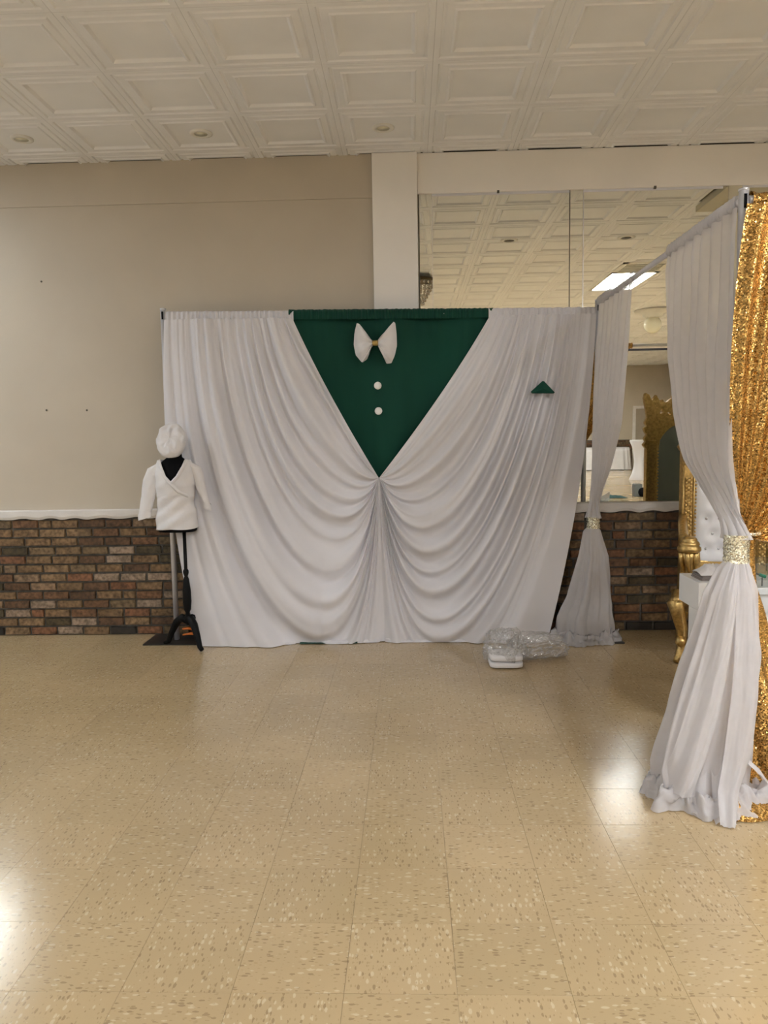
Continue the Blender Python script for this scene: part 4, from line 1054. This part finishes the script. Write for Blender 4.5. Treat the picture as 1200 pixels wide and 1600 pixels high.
MB().tube([(1.775, 3.99, .755), (1.805, 3.985, .744)], .009, 10).build('cap', mat('green_cap', (.0, .30, .17), .4), pn, True)
MB().tube([(1.79, 3.99, .740), (1.79, 3.99, .695)], .003, 6).build('clip', M['screen_grey'], pn)
wbd = tag(MB().add([(1.545, 3.50, .0), (2.05, 3.50, 0), (2.05, 3.62, .86), (1.565, 3.62, .575), (1.545, 3.515, .0), (2.05, 3.515, 0), (2.05, 3.635, .86), (1.565, 3.635, .575)],
                   [(0, 1, 2, 3), (7, 6, 5, 4), (0, 4, 5, 1), (1, 5, 6, 2), (2, 6, 7, 3), (3, 7, 4, 0)]).build('foam_board', M['white_gloss']), 'white slant-cut board leaning by the gold curtain', 'board')
tag(MB().ball((1.60, 3.52, .495), .020, 10, 6).build('board_knob', M['black']), 'small black knob on the white leaning board', 'knob')

# ================================================================== BACK OF THE ROOM (seen in the mirrors)
def place(o): return o
tb = empty('banquet_table', (6.45, -14.9, 0), 'long table under a white cloth reflected behind the far sheer', 'table')
P = []
for z, e in ((.742, -.01), (.75, 0), (.6, .02), (.3, .035), (.02, .05)):
    row = []
    for j in range(120):
        a = 2*math.pi*j/120; se = lambda v: math.copysign(abs(v)**.25, v)
        k = e*(1+.5*math.sin(a*20)); row.append((6.45+(.88+k)*se(math.cos(a)), -14.9+(.36+k)*se(math.sin(a)), z))
    P.append(row)
b = MB().grid(P, True); b.f.append(tuple(range(120))); b.build('cloth', M['white_cotton'], tb, True)
for sx_ in (-.7, .7):
    MB().box(6.45+sx_-.02, 6.45+sx_+.02, -15.1, -14.7, 0, .70).build('leg', M['steel_dark'], tb)
ck = empty('cocktail_table', (6.32, -9.9, 0), 'tall cocktail table in white spandex reflected beside the throne', 'table')
prof = [(.0, 1.08), (.30, 1.08), (.305, 1.06), (.24, .92), (.18, .70), (.16, .50), (.18, .32), (.22, .16), (.28, .02), (.27, 0)]
b = MB(); n = 32; P = []
for r, z in prof: P.append([(6.32+r*math.cos(2*math.pi*k/n)*(1 if z > .9 else 1+.12*math.cos(8*math.pi*k/n)), -9.9+r*math.sin(2*math.pi*k/n)*(1 if z > .9 else 1+.12*math.cos(8*math.pi*k/n)), z) for k in range(n)])
b.grid(P, True).build('spandex_cover', M['white_knit'], ck, True)
MB().lathe([(.0, 1.081), (.30, 1.081), (.30, 1.095), (.0, 1.095)], (6.32, -9.9, 0), 32).build('top', M['white_gloss'], ck, True)
dr = struct(MB().box(7.78, 9.0-.3, YB, YB+.035, 0, 2.04).build('door_1', M['door']), 'taupe door in the back wall')
MB().box(8.55, 8.60, YB+.035, YB+.08, .98, 1.03).build('door_handle', M['silver'], dr)
fr = MB(); fr.box(7.68, 7.778, YB+.001, YB+.05, 0, 2.045).box(8.702, 8.80, YB+.001, YB+.05, 0, 2.045).box(7.68, 8.80, YB+.001, YB+.051, 2.046, 2.14)
struct(fr.build('trim_9', M['rail']), 'white door frame in the back wall')
hidden = MB()
r = random.Random(3)
for c in range(14):
    x = 3.6+(c % 2)*.1
    while x < 7.66:
        hidden.add([(x+.098+v.co.x, YB+.022-v.co.y, .035+c*CH+v.co.z) for v in full_b[c % 6].vertices], [tuple(reversed(p_.vertices)) for p_ in full_b[0].polygons]); x += .208
bw_ = struct(MB().box(3.5, 7.67, YB, YB+.024, 0, .99).build('wall_back_wainscot', M['mortar']), 'brick wainscot on the back wall')
o = hidden.build('bricks', M['brick'], bw_); o['kind'] = 'stuff'
lc = tag(MB().grid([[(4.25+.55*j/12-.27, -4.9+.3*i/8, .01+.05*math.sin(math.pi*i/8)*math.sin(math.pi*j/12)*(1+.8*fbm(i*.7, j*.6))) for j in range(13)] for i in range(9)]).build('floor_cloth', M['teal'], smooth=True), 'crumpled teal cloth on the floor reflected in the mirror', 'cloth')
db = empty('equipment_box', (4.85, -5.0, 0), 'small dark grey box on the floor reflected by the throne', 'box')
MB().box(4.74, 4.90, -5.1, -4.9, 0, .27).build('case', M['screen_grey'], db, bevel=.01); MB().ball((4.90, -4.88, .10), .09, 12, 8, (1, .8, 1.1)).build('pouch', M['black'], db, True)
